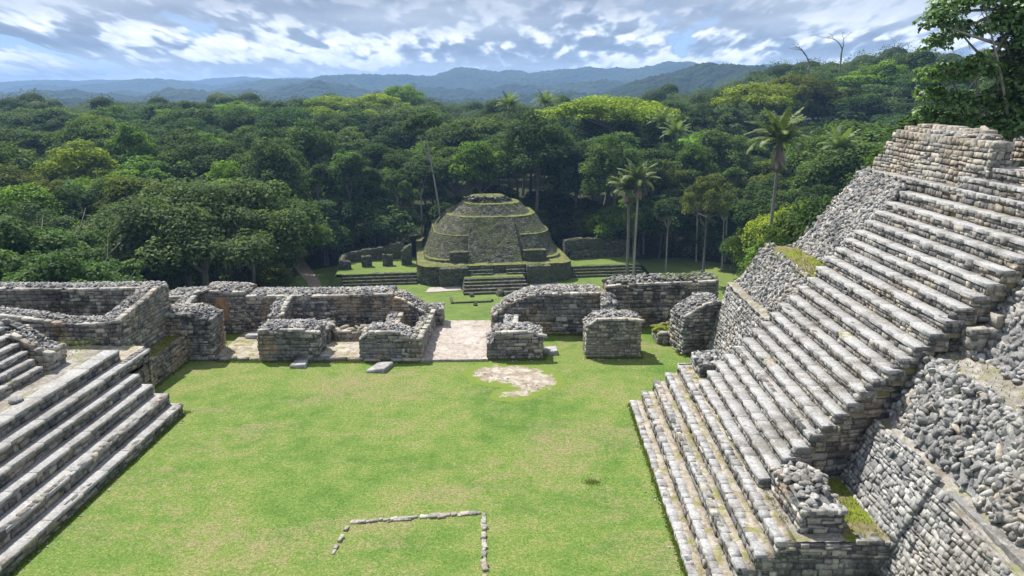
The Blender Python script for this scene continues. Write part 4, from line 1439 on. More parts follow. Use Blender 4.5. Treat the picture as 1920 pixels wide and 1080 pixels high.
RIDGES = [
    (6200, 800, ridge_from(6200, [(-200, 156), (0, 156), (100, 152), (200, 150), (260, 147), (330, 152), (400, 145), (450, 143), (500, 148), (560, 146), (650, 150), (1500, 152), (2100, 150)]), 26),
    (4700, 500, ridge_from(4700, [(-200, 168), (0, 171), (60, 166), (130, 160), (200, 157), (300, 152), (340, 149), (400, 159), (470, 155), (560, 163), (700, 170), (900, 172), (1500, 172), (2100, 170)]), 30),
    (3500, 450, ridge_from(3500, [(-200, 185), (380, 176), (440, 164), (500, 156), (560, 149), (620, 139), (680, 143), (720, 141), (760, 137), (820, 136), (860, 133), (930, 136), (1000, 139), (1040, 131), (1090, 127), (1150, 128), (1210, 126), (1300, 124), (1400, 126), (1700, 130), (2100, 130)]), 42),
    (2400, 330, ridge_from(2400, [(-200, 176), (0, 180), (90, 173), (150, 176), (230, 172), (300, 177), (420, 173), (520, 166), (560, 162), (600, 153), (650, 162), (720, 170), (780, 166), (860, 172), (960, 166), (1020, 160), (1080, 153), (1130, 149), (1200, 154), (1300, 160), (2100, 165)]), 34),
    (1500, 260, ridge_from(1500, [(-200, 200), (900, 188), (1000, 182), (1060, 176), (1120, 174), (1170, 163), (1210, 152), (1250, 141), (1290, 131), (1330, 121), (1370, 120), (1430, 126), (1500, 140), (1700, 150), (2100, 150)]), 16),
]
naz, nr = 620, 330
az = np.linspace(-0.95, 0.95, naz)
rad = np.concatenate([np.linspace(60, 480, 90), np.geomspace(490, 7600, nr - 90)])
AZ, RR = np.meshgrid(az, rad, indexing='ij')
TX, TY = RR * np.sin(AZ), RR * np.cos(AZ)
TZ = terr(TX, TY)
for d, wdt, pr, rough in RIDGES:
    bs = np.array([p[0] for p in pr])
    hs = np.array([p[1] for p in pr])
    top = np.interp(AZ, bs, hs)
    wob = 1 + .22 * hnoise(AZ * 40, AZ * 0, int(d), 3, 1.0)
    hill = np.exp(-((RR - d * (1 + .03 * hnoise(AZ * 25, AZ * 0, int(d) + 1, 3, 1.0))) / (wdt * wob)) ** 2)
    spur = hnoise(TX, TY, int(d) + 5, 5, 2 * math.pi / (wdt * 1.3))
    base_ = -80.0
    hgt = base_ + (top - base_) * hill + rough * (spur * hill ** .6 * .55)
    TZ = np.maximum(TZ, np.where(RR > 600, hgt, -1e9))
# canopy-sized roughness on the hills
cr = np.random.default_rng(5).uniform(-1, 1, TZ.shape)
TZ = TZ + cr * np.clip((RR - 700) / 900, 0, 1) * 3.0
idx = np.arange(naz * nr).reshape(naz, nr)
F_ = np.stack([idx[:-1, :-1], idx[1:, :-1], idx[1:, 1:], idx[:-1, 1:]], -1)
near_cut = 92
mb = MB()
V = np.stack([TX, TY, TZ], -1)
sub = V[:, :near_cut + 1]
ii = np.arange(naz * (near_cut + 1)).reshape(naz, near_cut + 1)
mb.add(sub.reshape(-1, 3), np.stack([ii[:-1, :-1], ii[1:, :-1], ii[1:, 1:], ii[:-1, 1:]], -1).reshape(-1, 4))
tag(mb.build('ground', M['forest_floor'], None, True), kind='structure')
mb = MB()
sub = V[:, near_cut:]
k = nr - near_cut
ii = np.arange(naz * k).reshape(naz, k)
mb.add(sub.reshape(-1, 3), np.stack([ii[:-1, :-1], ii[1:, :-1], ii[1:, 1:], ii[:-1, 1:]], -1).reshape(-1, 4))
tag(mb.build('hills', M['hill_forest'], None, True), kind='structure')
mb = MB()
mb.quad((-7000, -800, -110), (7000, -800, -110), (7000, 7700, -110), (-7000, 7700, -110))
mb.quad((-80, -60, GZ - .06), (80, -60, GZ - .06), (80, 75, GZ - .06), (-80, 75, GZ - .06))
tag(mb.build('lowland', M['hill_forest']), kind='structure')
tag(fading_sheet('lower_plaza', [(-52, 95), (-30, 88), (0, 86), (30, 92), (36, 120), (44, 150), (50, 166), (38, 176), (20, 172), (0, 182), (-25, 178), (-36, 172), (-47, 162), (-52, 145), (-54, 120)], GZ + .05, M['lower_grass'], .8), kind='structure')
tag(fading_sheet('path', [(-42.6, 130), (-41.0, 130), (-41.2, 143), (-43.5, 150), (-48, 160), (-53.5, 172), (-58, 184), (-61, 184), (-56.5, 172), (-50.5, 160), (-45.5, 150), (-43, 143)], GZ + .10, M['dirt_path'], .3), kind='structure')

# ------------------------------------------------------------------ the mossy mound beyond
MO = np.array([-6.1, 140.6])
MA = math.radians(9)
ce, se = math.cos(MA), math.sin(MA)


def ml(lx, ly, z):
    return np.array([MO[0] + lx * ce - ly * se, MO[1] + lx * se + ly * ce, GZ + z])


def rrect(xl, xr, yf, yb, rc, n=20):
    pts_ = []
    for cx_, cy_, a0 in ((xl + rc, yf + rc, math.pi), (xr - rc, yf + rc, 1.5 * math.pi), (xr - rc, yb - rc, 0), (xl + rc, yb - rc, .5 * math.pi)):
        for i in range(n):
            a = a0 + .5 * math.pi * i / (n - 1)
            pts_.append((cx_ + rc * math.cos(a), cy_ + rc * math.sin(a)))
    P = np.array(pts_)
    # even spacing
    d = np.r_[0, np.cumsum(np.linalg.norm(np.roll(P, -1, 0) - P, axis=1))]
    t_ = np.linspace(0, d[-1], 160, endpoint=False)
    Q = np.r_[P, P[:1]]
    return np.column_stack([np.interp(t_, d, Q[:, 0]), np.interp(t_, d, Q[:, 1])])


mound = thing('temple_mound', 'dark mossy stepped temple mound standing beyond the paved passage', 'temple', tuple(ml(1.5, 20, 0)))


def tier(b, t, z0, z1, rough=.14, sag=0.0):
    B, T = rrect(*b), rrect(*t)
    rows = 9
    mb = MB()
    V = []
    for k in range(rows):
        f = k / (rows - 1)
        bow = f ** 0.9
        P = B + (T - B) * bow
        z = z0 + (z1 - z0) * f
        for p in P:
            q = ml(p[0] + rng.uniform(-rough, rough), p[1] + rng.uniform(-rough, rough), z + (rng.uniform(-.18, .12) if k == rows - 1 else rng.uniform(-.05, .05)))
            V.append(q)
    n = len(B)
    f = [[k * n + i, k * n + (i + 1) % n, (k + 1) * n + (i + 1) % n, (k + 1) * n + i] for k in range(rows - 1) for i in range(n)]
    mb.add(V, f)
    mb.build('tier_wall', M['mound_stone'], mound)
    mb = MB()
    cx_, cy_ = T.mean(0)
    V = []
    for s_ in (1.0, .9, .75, .5, .25):
        for p in T:
            V.append(ml(cx_ + (p[0] - cx_) * s_, cy_ + (p[1] - cy_) * s_, z1 + (.02 if s_ == 1 else rng.uniform(.02, .22))))
    V.append(ml(cx_, cy_, z1 + .1))
    f = [[k * n + i, k * n + (i + 1) % n, (k + 1) * n + (i + 1) % n, (k + 1) * n + i] for k in range(4) for i in range(n)]
    mb.add(V, f)
    mb.add(V[4 * n:], [[i, (i + 1) % n, n] for i in range(n)])
    mb.build('grass_ledge', M['mound_turf'], mound)


tier((-15, 18, 9.2, 44, 3.2), (-14.8, 17.8, 9.5, 44, 3.2), -.3, 3.85)
tier((-13.5, 17.0, 12.6, 44, 5.5), (-13.1, 16.4, 13.0, 44, 5.2), 3.6, 4.4, .08)
tier((-13.2, 16.5, 13.1, 44, 7.5), (-11.0, 14.8, 16.4, 42, 7), 4.2, 8.9)
tier((-10.9, 14.7, 16.7, 41, 7), (-7.8, 12.2, 19.6, 38, 6.5), 8.7, 12.3)
tier((-7.3, 11.6, 20.5, 37, 6), (-4.2, 8.9, 22.8, 34, 5), 12.1, 14.6)
tier((-3.6, 8.2, 24.0, 33, 4.8), (-2.4, 5.6, 25.8, 31, 2.6), 14.4, 15.9, .28)
mb = MB()
lumps(mb, [ml(rng.uniform(-3.8, 6), rng.uniform(25.0, 26.2), 15.6 + rng.uniform(0, .5)) for _ in range(34)], .42)
mb.build('summit_rubble', M['rubble_moss'], mound)
# sloping slab that covers the central stair
mb = MB()
nn, mm = 26, 30
u, v = np.meshgrid(np.linspace(0, 1, nn), np.linspace(0, 1, mm), indexing='ij')
xl, xr = -4.6 + 1.3 * v, 7.5 - 1.3 * v
V = np.array([[ml(xl[i, j] + (xr[i, j] - xl[i, j]) * u[i, j], 9.4 + 9.2 * v[i, j] + rng.uniform(-.14, .14), 1.8 + 10.5 * v[i, j]) for j in range(mm)] for i in range(nn)])
idx = np.arange(nn * mm).reshape(nn, mm)
mb.add(V.reshape(-1, 3), np.stack([idx[:-1, :-1], idx[1:, :-1], idx[1:, 1:], idx[:-1, 1:]], -1).reshape(-1, 4))
for e in (0, nn - 1):
    W = V[e]
    back = np.array([ml((xl[e, j] + (xr[e, j] - xl[e, j]) * u[e, j]), 20, 1.8 + 10.5 * v[e, j]) for j in range(mm)])
    mb.add(np.concatenate([W, back]), [[j, j + 1, mm + j + 1, mm + j] for j in range(mm - 1)])
mb.build('central_slab', M['mound_stone'], mound)


def mbox(mb, x0, x1, y0, y1, z0, z1, jit=.06, nseg=8):
    """rough local box with subdivided sides"""
    for (a, b) in (((x0, y0), (x1, y0)), ((x1, y0), (x1, y1)), ((x1, y1), (x0, y1)), ((x0, y1), (x0, y0))):
        m_ = 6
        V = []
        for i in range(nseg + 1):
            for j in range(m_ + 1):
                f, g_ = i / nseg, j / m_
                e = 0 if i in (0, nseg) else 1
                V.append(ml(a[0] + (b[0] - a[0]) * f + rng.uniform(-jit, jit) * e, a[1] + (b[1] - a[1]) * f + rng.uniform(-jit, jit) * e, z0 + (z1 - z0) * g_))
        ii = np.arange((nseg + 1) * (m_ + 1)).reshape(nseg + 1, m_ + 1)
        mb.add(V, np.stack([ii[:-1, :-1], ii[1:, :-1], ii[1:, 1:], ii[:-1, 1:]], -1).reshape(-1, 4))
    V = [ml(x0 + (x1 - x0) * i / 6, y0 + (y1 - y0) * j / 4, z1 + (0 if i in (0, 6) or j in (0, 4) else rng.uniform(0, jit * 2))) for i in range(7) for j in range(5)]
    ii = np.arange(35).reshape(7, 5)
    mb.add(V, np.stack([ii[:-1, :-1], ii[1:, :-1], ii[1:, 1:], ii[:-1, 1:]], -1).reshape(-1, 4))


for x0, x1, lab in ((-10.4, -4.6, 'dark carved block left of the front steps'), (7.6, 12.6, 'dark carved block right of the front steps')):
    mb = MB()
    mbox(mb, x0, x1, 7.5, 10.2, -.2, 3.8, .12)
    lumps(mb, [ml(rng.uniform(x0, x1), rng.uniform(7.7, 10), 3.8) for _ in range(30)], .4)
    tag(mb.build('mask_panel', M['mound_stone'], mound), lab)
for x0, x1 in ((-8.0, -4.2), (7.6, 12.5)):
    mb = MB()
    mbox(mb, x0, x1, 12.3, 14, 3.8, 6.2, .12)
    mb.build('shoulder_block', M['mound_stone'], mound)
mb = MB()
for i, (y0, z0, z1) in enumerate(((7.6, 2.0, 2.55), (8.4, 2.0, 3.1), (9.2, 2.0, 3.6))):
    mbox(mb, -4.9, .6, y0, 13, z0, z1, .05)
    mbox(mb, 3.4, 7.3, y0, 13, z0, z1, .05)
mb.build('upper_steps', M['mound_stone'], mound)
for i in range(5):
    mb = MB()
    mbox(mb, -6.1 + .12 * i, 7.2 - .12 * i, .6 + 1.05 * i, 13, -.2, .44 * (i + 1), .04, 14)
    mb.build('step', M['mound_stone'], mound)
mb = MB()
V = [ml(-5.4 + 12 * i / 8, 5.9 + 1.7 * j, 2.22 + .02) for i in range(9) for j in range(2)]
ii = np.arange(18).reshape(9, 2)
mb.add(V, np.stack([ii[:-1, :-1], ii[1:, :-1], ii[1:, 1:], ii[:-1, 1:]], -1).reshape(-1, 4))
mb.build('grass_ledge', M['lower_grass'], mound)
mb = MB()
V = [ml(x, y, .14) for x, y in ((-13.5, 3.6), (-6.4, 4.2), (-6.2, 7.4), (-12.6, 7.3))]
mb.add(V, [[0, 1, 2, 3]])
V = [ml(x, y, .14) for x, y in ((8, 4.6), (15, 5.2), (14, 7.4), (8, 7.3))]
mb.add(V, [[0, 1, 2, 3]])
tag(mb.build('plaster_floor', M['plaster']), kind='structure')


def platform(name, label, x0, x1, y0, y1, nst, slant):
    root = thing(name, label, 'platform', tuple(ml((x0 + x1) / 2, (y0 + y1) / 2, 0)))
    h = 2.0
    for i in range(nst):
        mb = MB()
        mbox(mb, x0, x1, y0 + .75 * i, y0 + .75 * nst + 1.0, -.2, h * (i + 1) / nst, .04, 20)
        mb.build('step', M['mound_stone'], root)
    mb = MB()
    ys = np.linspace(y0 + .75 * (nst - 1) + .5, y1, 12)
    xs_ = np.linspace(x0 - slant, x1, 20)
    V = [ml(x + (0 if x > x0 else 0), y, h + .03 + (rng.uniform(0, .12) if 0 < j < 11 else 0)) for x in xs_ for j, y in enumerate(ys)]
    ii = np.arange(240).reshape(20, 12)
    mb.add(V, np.stack([ii[:-1, :-1], ii[1:, :-1], ii[1:, 1:], ii[:-1, 1:]], -1).reshape(-1, 4))
    # grassy flank
    for sx, xe in ((-1, x0 - slant), (1, x1)):
        V = []
        for y in np.linspace(y0 + .2, y1, 10):
            V += [ml(xe if sx < 0 else xe, y, h + .03), ml(xe + sx * 1.6, y, .1)]
        ii = np.arange(20).reshape(10, 2)
        mb.add(V, np.stack([ii[:-1, :-1], ii[1:, :-1], ii[1:, 1:], ii[:-1, 1:]], -1).reshape(-1, 4))
    mb.add([ml(x0 - slant, y0 + .2, h + .03), ml(x0, y0 + .2, h + .03), ml(x0, y0 + .2, 0), ml(x0 - slant - 1.6, y0 + .2, 0)], [[0, 1, 2, 3]])
    mb.build('turf_top', M['lower_grass'], root)
    return root


platform('low_platform', 'low grassy platform with long steps left of the temple mound', -30.4, -15.0, 10.6, 28.0, 4, 1.2)
platform('low_platform', 'low grassy platform with long steps right of the temple mound, behind the twin palms', 17.9, 34.0, 11.6, 27.0, 4, 0.1)


def far_wall(name, label, pts_, thick, cat='wall'):
    """rough wall on the platforms: pts (lx, ly, ztop), base z 2"""
    mid = np.mean(np.array(pts_), 0)
    root = thing(name, label, cat, tuple(ml(mid[0], mid[1], 2)))
    mb = MB()
    P = np.array(pts_, float)
    d = np.r_[0, np.cumsum(np.linalg.norm(np.diff(P[:, :2], axis=0), axis=1))]
    n = max(6, int(d[-1] / .5))
    t_ = np.linspace(0, d[-1], n)
    Q = np.column_stack([np.interp(t_, d, P[:, i]) for i in range(3)])
    T = np.gradient(Q[:, :2], axis=0)
    T /= np.linalg.norm(T, axis=1)[:, None]
    Nn = np.column_stack([-T[:, 1], T[:, 0]])
    rows = []
    for k, (o, f) in enumerate(((0, 0), (0, .33), (0, .66), (0, 1), (.5, 1.04), (1, 1), (1, .5), (1, 0))):
        rows.append([ml(q[0] + nn_[0] * thick * o + rng.uniform(-.08, .08), q[1] + nn_[1] * thick * o + rng.uniform(-.08, .08), 1.9 + (q[2] - 1.9) * f + (rng.uniform(-.25, .2) if f > .9 else 0)) for q, nn_ in zip(Q, Nn)])
    V = np.array(rows)
    ii = np.arange(8 * n).reshape(8, n)
    mb.add(V.reshape(-1, 3), np.stack([ii[:-1, :-1], ii[1:, :-1], ii[1:, 1:], ii[:-1, 1:]], -1).reshape(-1, 4))
    for e_ in (0, -1):
        mb.add(V[:, e_], [[0, 1, 6, 7], [1, 2, 5, 6], [2, 3, 4, 5]])
    mb.build('masonry', M['mound_stone'], root)


far_wall('mound_ruin_wall', 'mossy back wall of the small ruin left of the temple mound, rising to the right', [(-30.4, 17.5, 4.1), (-30.0, 24.5, 4.2), (-26, 25.3, 4.6), (-22, 26.2, 5.0), (-17.6, 27, 5.9)], 1.0)
far_wall('mound_ruin_wall', 'tall crumbling end wall of the small ruin nearest the temple mound', [(-18.2, 20.0, 5.0), (-17.0, 20.0, 6.2), (-15.9, 20.1, 6.4)], 2.2)
far_wall('mound_ruin_pier', 'left of the two small free piers in front of the mossy ruin wall', [(-26.7, 19.3, 4.4), (-24.5, 19.5, 4.4)], 1.0, 'pier')
far_wall('mound_ruin_pier', 'right of the two small free piers in front of the mossy ruin wall', [(-22.2, 19.7, 4.5), (-20.0, 19.9, 4.5)], 1.0, 'pier')
far_wall('mound_ruin_pier', 'low corner block at the left end of the mossy ruin', [(-31.2, 17.3, 3.9), (-28.8, 17.8, 3.7)], 1.2, 'pier')
far_wall('mound_ruin_wall', 'long grey ruined wall right of the temple mound behind the palm trunks', [(18.5, 21.6, 6.2), (22, 22.0, 6.5), (27, 22.6, 6.2), (33.5, 23.4, 5.6)], 1.6)
far_wall('mound_ruin_wall', 'low course of pale blocks in front of the long ruined wall', [(19.5, 20.6, 3.8), (25, 21.2, 3.9), (32, 22.0, 3.6)], 0.8)
for k, (lx, ly, s_) in enumerate(((-4.6, -.6, .75), (.8, -.5, 1.0), (2.2, -.6, .8), (-4.4, -7, .6), (-1, -4.5, .5), (1.2, -6.6, .5))):
    p = ml(lx, ly, .1)
    mb = MB()
    lumps(mb, [p + np.array([0, 0, s_ * .2])], s_ * 1.3, flat=.8)
    me = mb.mesh('fallen_block', p)
    me.materials.append(M['mound_stone'])
    o = link(bpy.data.objects.new('fallen_block', me))
    o.location = p
    tag(o, 'small dark fallen block on the lower grass before the mound steps', 'stone', 'fallen blocks on the lower grass')
mb = MB()
for (a, b) in (((-8.5, -5.2), (-1.5, -5.0)), ((-8.9, -5.3), (-8.8, -2))):
    mbox(mb, min(a[0], b[0]), max(a[0], b[0]) + .3, min(a[1], b[1]), max(a[1], b[1]) + .3, 0, .32, .03)
root = thing('low_kerb', 'thin dark stone kerb in the lower grass before the mound', 'kerb', tuple(ml(-5, -5, 0)))
mb.build('masonry', M['mound_stone'], root)

# ------------------------------------------------------------------ trees


def tube(mb, pts_, r0, r1, sides=7, rnd=.5, wob=0.0):
    P = np.asarray(pts_, float)
    n = len(P)
    T = np.gradient(P, axis=0)
    T /= np.linalg.norm(T, axis=1)[:, None] + 1e-9
    ref = np.array([.31, .95, .1])
    A = np.cross(T, ref)
    A /= np.linalg.norm(A, axis=1)[:, None] + 1e-9
    B = np.cross(T, A)
    r = np.linspace(r0, r1, n)
    if wob:
        r = r * (1 + rng.uniform(-wob, wob, n))
    th = np.linspace(0, 2 * math.pi, sides, endpoint=False)
    V = P[:, None] + (A[:, None] * np.cos(th)[None, :, None] + B[:, None] * np.sin(th)[None, :, None]) * r[:, None, None]
    ii = np.arange(n * sides).reshape(n, sides)
    F = np.stack([ii[:-1], np.roll(ii[:-1], -1, 1), np.roll(ii[1:], -1, 1), ii[1:]], -1).reshape(-1, 4)
    mb.add(V.reshape(-1, 3), F, rnd)


def bend(a, b, k=6, amp=.1):
    a, b = np.asarray(a, float), np.asarray(b, float)
    t_ = np.linspace(0, 1, k)[:, None]
    L = np.linalg.norm(b - a)
    o = rng.normal(0, amp * L, 3)
    return a + (b - a) * t_ + o * np.sin(t_ * math.pi) * np.array([1, 1, .4])


def leaves(mb, centers, radii, n, size, flat=.85, low=-.35, fill=.25, droop=0.0):
    """leaf sprays spread through lobes"""
    C = np.asarray(centers, float)
    R = np.asarray(radii, float)
    w = R ** 2
    k = rng.choice(len(C), n, p=w / w.sum())
    d = rng.normal(size=(n, 3))
    d /= np.linalg.norm(d, axis=1)[:, None]
    d[:, 2] = np.where(d[:, 2] < low, -d[:, 2], d[:, 2])
    rr = np.where(rng.uniform(0, 1, n) < fill, rng.uniform(.35, .85, n), rng.uniform(.82, 1.12, n))
    # lumpy lobes
    bump = 1 + .16 * np.sin(d[:, 0] * 5 + k) * np.sin(d[:, 1] * 5 + 2 * k) + .1 * np.sin(d[:, 2] * 9 + k)
    P = C[k] + d * (R[k] * rr * bump)[:, None] * np.array([1, 1, flat])
    N = d * .7 + np.array([0, 0, .55 - droop]) + rng.normal(0, .42, (n, 3))
    N /= np.linalg.norm(N, axis=1)[:, None]
    A = rng.normal(size=(n, 3))
    A -= (A * N).sum(1)[:, None] * N
    A /= np.linalg.norm(A, axis=1)[:, None]
    B = np.cross(N, A)
    s = size * rng.uniform(.6, 1.45, n)
    V = np.stack([P - A * (s * .5)[:, None], P + B * (s * .33)[:, None] + N * (s * .1)[:, None], P + A * (s * .55)[:, None] - N * (s * .12)[:, None], P - B * (s * .33)[:, None] + N * (s * .1)[:, None]], 1)
    lobe = np.random.default_rng(len(C)).uniform(0, 1, len(C))
    r = np.clip(.35 * lobe[k] + .65 * rng.uniform(0, 1, n) ** 1.2 + rng.normal(0, .04, n), 0, 1)
    mb.add(V.reshape(-1, 3), np.arange(4 * n).reshape(n, 4), r)


PROTO = {}


def proto(key, rx, rz, hc, nl, n, size, lobe=(.28, .42), trunk_r=.38, bark_='bark_grey', low=-.2, shell=(.55, .85), limbs=7, flat=.85, fill=.25, upper=0.0, shape=None):
    """tree standing at the origin: crown mesh and trunk mesh"""
    Cs, Rs = [], []
    for i in range(nl):
        d = rng.normal(size=3)
        d /= np.linalg.norm(d)
        if d[2] < low:
            d[2] = abs(d[2])
        if upper:
            d[2] = abs(d[2]) * upper + d[2] * (1 - upper)
        q = rng.uniform(*shell)
        c = np.array([d[0] * rx * q, d[1] * rx * q, d[2] * rz * q])
        if shape == 'tier':
            c[2] = rz * rng.choice([-.55, -.1, .35, .7])
            sh = 1 - .45 * (c[2] / rz + .55) / 1.3
            a = rng.uniform(0, 2 * math.pi)
            c[0], c[1] = rx * sh * rng.uniform(.3, .8) * math.cos(a), rx * sh * rng.uniform(.3, .8) * math.sin(a)
        Cs.append(c + np.array([0, 0, hc]))
        Rs.append(rx * rng.uniform(*lobe))
    Cs.append(np.array([0, 0, hc + rz * .45]))
    Rs.append(rx * .4)
    mb = MB()
    leaves(mb, Cs, Rs, n, size, flat, fill=fill)
    crown = mb.mesh('crown')
    crown.materials.append(M['leaf'])
    mb = MB()
    top = np.array([rng.normal(0, .6), rng.normal(0, .6), hc + rz * .1])
    spine = bend((0, 0, -1.5), top, 9, .03)
    tube(mb, spine, trunk_r, trunk_r * .35, 8, wob=.05)
    for c in Cs[:limbs]:
        k_ = rng.integers(6, 9)
        tube(mb, bend(spine[k_], c, 6, .08), trunk_r * .36, .05, 6)
        for _ in range(2):
            e = c + rng.normal(0, rx * .2, 3)
            tube(mb, bend(c * .6 + spine[k_] * .4, e, 4, .1), trunk_r * .14, .03, 5)
    trunk = mb.mesh('trunk')
    trunk.materials.append(M[bark_])
    PROTO[key] = (crown, trunk, rx, hc + rz, hc, rz)


proto('domed', 8.4, 6.2, 15.5, 62, 17000, .40, upper=.75, lobe=(.16, .30), shell=(.6, .92))
proto('domed2', 8.8, 5.8, 16, 70, 18000, .40, upper=.8, lobe=(.14, .27), shell=(.6, .95))
proto('flat', 9.0, 3.8, 18.5, 56, 14000, .38, upper=.8, lobe=(.15, .26), flat=.55, shell=(.5, .95))
proto('rounded', 6.6, 7.2, 14.5, 56, 15000, .39, lobe=(.18, .32), shell=(.6, .92))
proto('rounded2', 7.0, 7.6, 14, 64, 16000, .39, lobe=(.16, .30), shell=(.6, .95))
proto('tall', 5.4, 9.6, 14, 56, 15000, .38, lobe=(.22, .38), shell=(.6, .92))
proto('tall2', 5.0, 10.4, 13.5, 60, 15000, .38, lobe=(.2, .36), shell=(.6, .95))
proto('loose', 6.4, 7.4, 15.5, 34, 8500, .38, lobe=(.14, .27), shell=(.65, 1.0), limbs=13, bark_='bark_grey')
proto('loose2', 5.8, 8.2, 15, 32, 8000, .38, lobe=(.14, .27), shell=(.65, 1.0), limbs=13, bark_='bark_grey')
proto('layered', 6.8, 8.0, 13.5, 46, 13000, .39, lobe=(.17, .30), flat=.45, shape='tier')
proto('slender', 3.8, 5.6, 19, 24, 6000, .36, lobe=(.22, .38), trunk_r=.26, limbs=9, bark_='bark_pale')
proto('emergent', 4.6, 5.0, 25.5, 26, 7000, .38, lobe=(.2, .36), trunk_r=.30, limbs=8, bark_='bark_pale')
proto('great', 13.5, 8.5, 14.5, 150, 52000, .42, upper=.7, lobe=(.10, .19), shell=(.62, .98), trunk_r=.7, limbs=20)
proto('near_pale', 8.0, 7.5, 13.5, 80, 26000, .36, lobe=(.11, .22), shell=(.6, 1.0), limbs=20, bark_='bark_pale', trunk_r=.4)
proto('bush', 5.0, 5.2, 5.0, 44, 11000, .38, lobe=(.2, .34), trunk_r=.2)
SHAPE = {'domed': 'broad domed', 'domed2': 'wide domed', 'flat': 'flat-topped spreading', 'rounded': 'rounded', 'rounded2': 'bushy rounded', 'tall': 'tall dense', 'tall2': 'tall columnar',
         'loose': 'thin-leaved open', 'loose2': 'airy pale-limbed', 'layered': 'layered', 'slender': 'slender', 'bush': 'low bushy', 'emergent': 'very tall', 'great': 'huge', 'near_pale': 'open'}
COLS = {'dark green': (.62, .70, .70), 'deep green': (.80, .88, .85), 'mid-green': (1.05, 1.10, .90), 'grey-green': (1.10, 1.10, 1.35), 'bright green': (1.65, 1.80, .85),
        'yellow-green': (2.6, 2.2, .80), 'olive': (1.35, 1.10, .70), 'blue-green': (.75, .95, 1.10), 'pale green': (1.15, 1.25, 1.25)}  # leaf tints; dark ones also paint cloud shadow, yellow-green ones sunlit patches

TREES = []


def put_tree(key, x, y, z, h, colour, wid=1.0, rot=None, label=None, cull=False):
    crown, trunk, rx, H0, hc, rz = PROTO[key]
    s = h / H0
    TREES.append(dict(key=key, x=x, y=y, z=z, s=s, w=wid, colour=colour, rot=rng.uniform(0, 6.28) if rot is None else rot, label=label, cull=cull, rx=rx * s * wid, top=z + h, cz=z + hc * s, rzs=rz * s))


# trees one recognises
put_tree('great', -46.8, 106, GZ, 25.6, 'grey-green', 1.12, 1.1, 'huge broad deep green tree with a wide dome behind the left back walls')
put_tree('near_pale', -57, 82, GZ, 23.5, 'pale green', 1.25, None, 'grey-green tree with pale leaf clusters behind the far-left ruined building')
put_tree('near_pale', -47, 74, GZ, 21.5, 'pale green', 1.05, None, 'pale green bushy crown just over the left ruin')
put_tree('rounded', -84, 120, GZ, 24, 'bright green', 1.1, None, 'bright green rounded tree at the left edge of the photo')
put_tree('rounded2', -68, 128, GZ, 24, 'olive', 1.1, None, 'olive-brown leaved tree right of the bright green tree at the left edge')
put_tree('rounded', -66, 96, GZ, 19, 'deep green', 1.1)
put_tree('domed2', -72, 88, GZ, 19, 'mid-green', 1.0)
put_tree('layered', -46.5, 166, GZ, 16, 'blue-green', 1.15, None, 'low layered dark blue-green tree beside the dirt path')
put_tree('loose2', -41.5, 176, GZ, 25, 'dark green', 1.0, None, 'tall open tree with a thin bare trunk left of the mound ruin')
put_tree('loose', -30.5, 177, GZ, 21, 'grey-green', .95, None, 'grey-green tree with a straight trunk behind the mound ruin')
put_tree('emergent', -20.5, 180, GZ + 2, 33, 'mid-green', 1.1, None, 'very tall tree with a long pale bare trunk at the left shoulder of the mound')
put_tree('rounded', -12, 190, GZ, 27, 'bright green', 1.0, None, 'bright green tree behind the top of the mossy mound')
put_tree('tall', 2, 187, GZ, 34, 'deep green', 1.25, None, 'tall dense dark tree standing behind the right of the mossy mound')
put_tree('tall2', 12, 184, GZ, 28, 'dark green', 1.15)
put_tree('loose', 37, 151, GZ, 22.5, 'olive', .85, None, 'spindly open tree between the twin palms and the tall palm')
put_tree('slender', 31.0, 161, GZ, 17, 'dark green', 1.3, None, 'dark slim tree at the right end of the low platform steps')
put_tree('rounded', 24, 164, GZ + 2, 12, 'olive', .7, None, 'low yellowish-green tree in front of the long ruined wall by the palms')
put_tree('slender', 44, 163, GZ, 19, 'mid-green', 1.2)
put_tree('slender', 50, 158, GZ, 22, 'deep green', 1.1)
put_tree('rounded2', 26.5, 74, GZ, 26.0, 'mid-green', .62, None, 'leafy green bush-like crown just left of the pyramid rubble')
put_tree('rounded2', 22.8, 70, GZ, 20.5, 'mid-green', .55, None, 'low green bush by the grassy ledge of the pyramid')
put_tree('rounded', 32, 82, GZ, 27.5, 'deep green', .6)
put_tree('domed', -78, 285, -20, 26, 'yellow-green', 1.25, None, 'big pale yellow-green domed tree above the far left of the forest')
put_tree('domed2', -63, 292, -20, 25, 'yellow-green', 1.0)
put_tree('domed', -118, 330, -20, 24, 'yellow-green', 1.0)
put_tree('flat', -92, 355, -19, 29, 'yellow-green', 1.3, None, 'flat-topped yellow-green tree on the left skyline')
put_tree('flat', -70, 350, -19, 30, 'yellow-green', 1.2)
put_tree('domed2', -62, 385, -17, 32, 'bright green', .9)
put_tree('flat', 24, 232, -23, 33, 'yellow-green', 1.5, None, 'spreading yellow-green tree with visible pale limbs beyond the mound, right of centre')
put_tree('flat', 38, 240, -22, 30, 'yellow-green', 1.0)
put_tree('flat', 78, 255, -20, 34, 'yellow-green', 1.2, None, 'bright yellow-green flat crown in the upper right of the forest')
put_tree('flat', 92, 262, -14, 31, 'olive', 1.0)
put_tree('loose', 64, 238, -21, 30, 'grey-green', 1.1, None, 'greyish half-bare tree below the yellow-green crowns on the right')

for a_ in ((8, 199, 'rounded', 27), (17, 197, 'tall', 26), (-3, 207, 'domed', 27), (24, 206, 'rounded2', 28), (-18, 196, 'rounded', 25), (-27, 192, 'tall2', 24), (31, 194, 'domed', 24)):
    put_tree(a_[2], a_[0], a_[1], GZ, a_[3], 'deep green' if a_[0] % 2 else 'mid-green', 1.2)

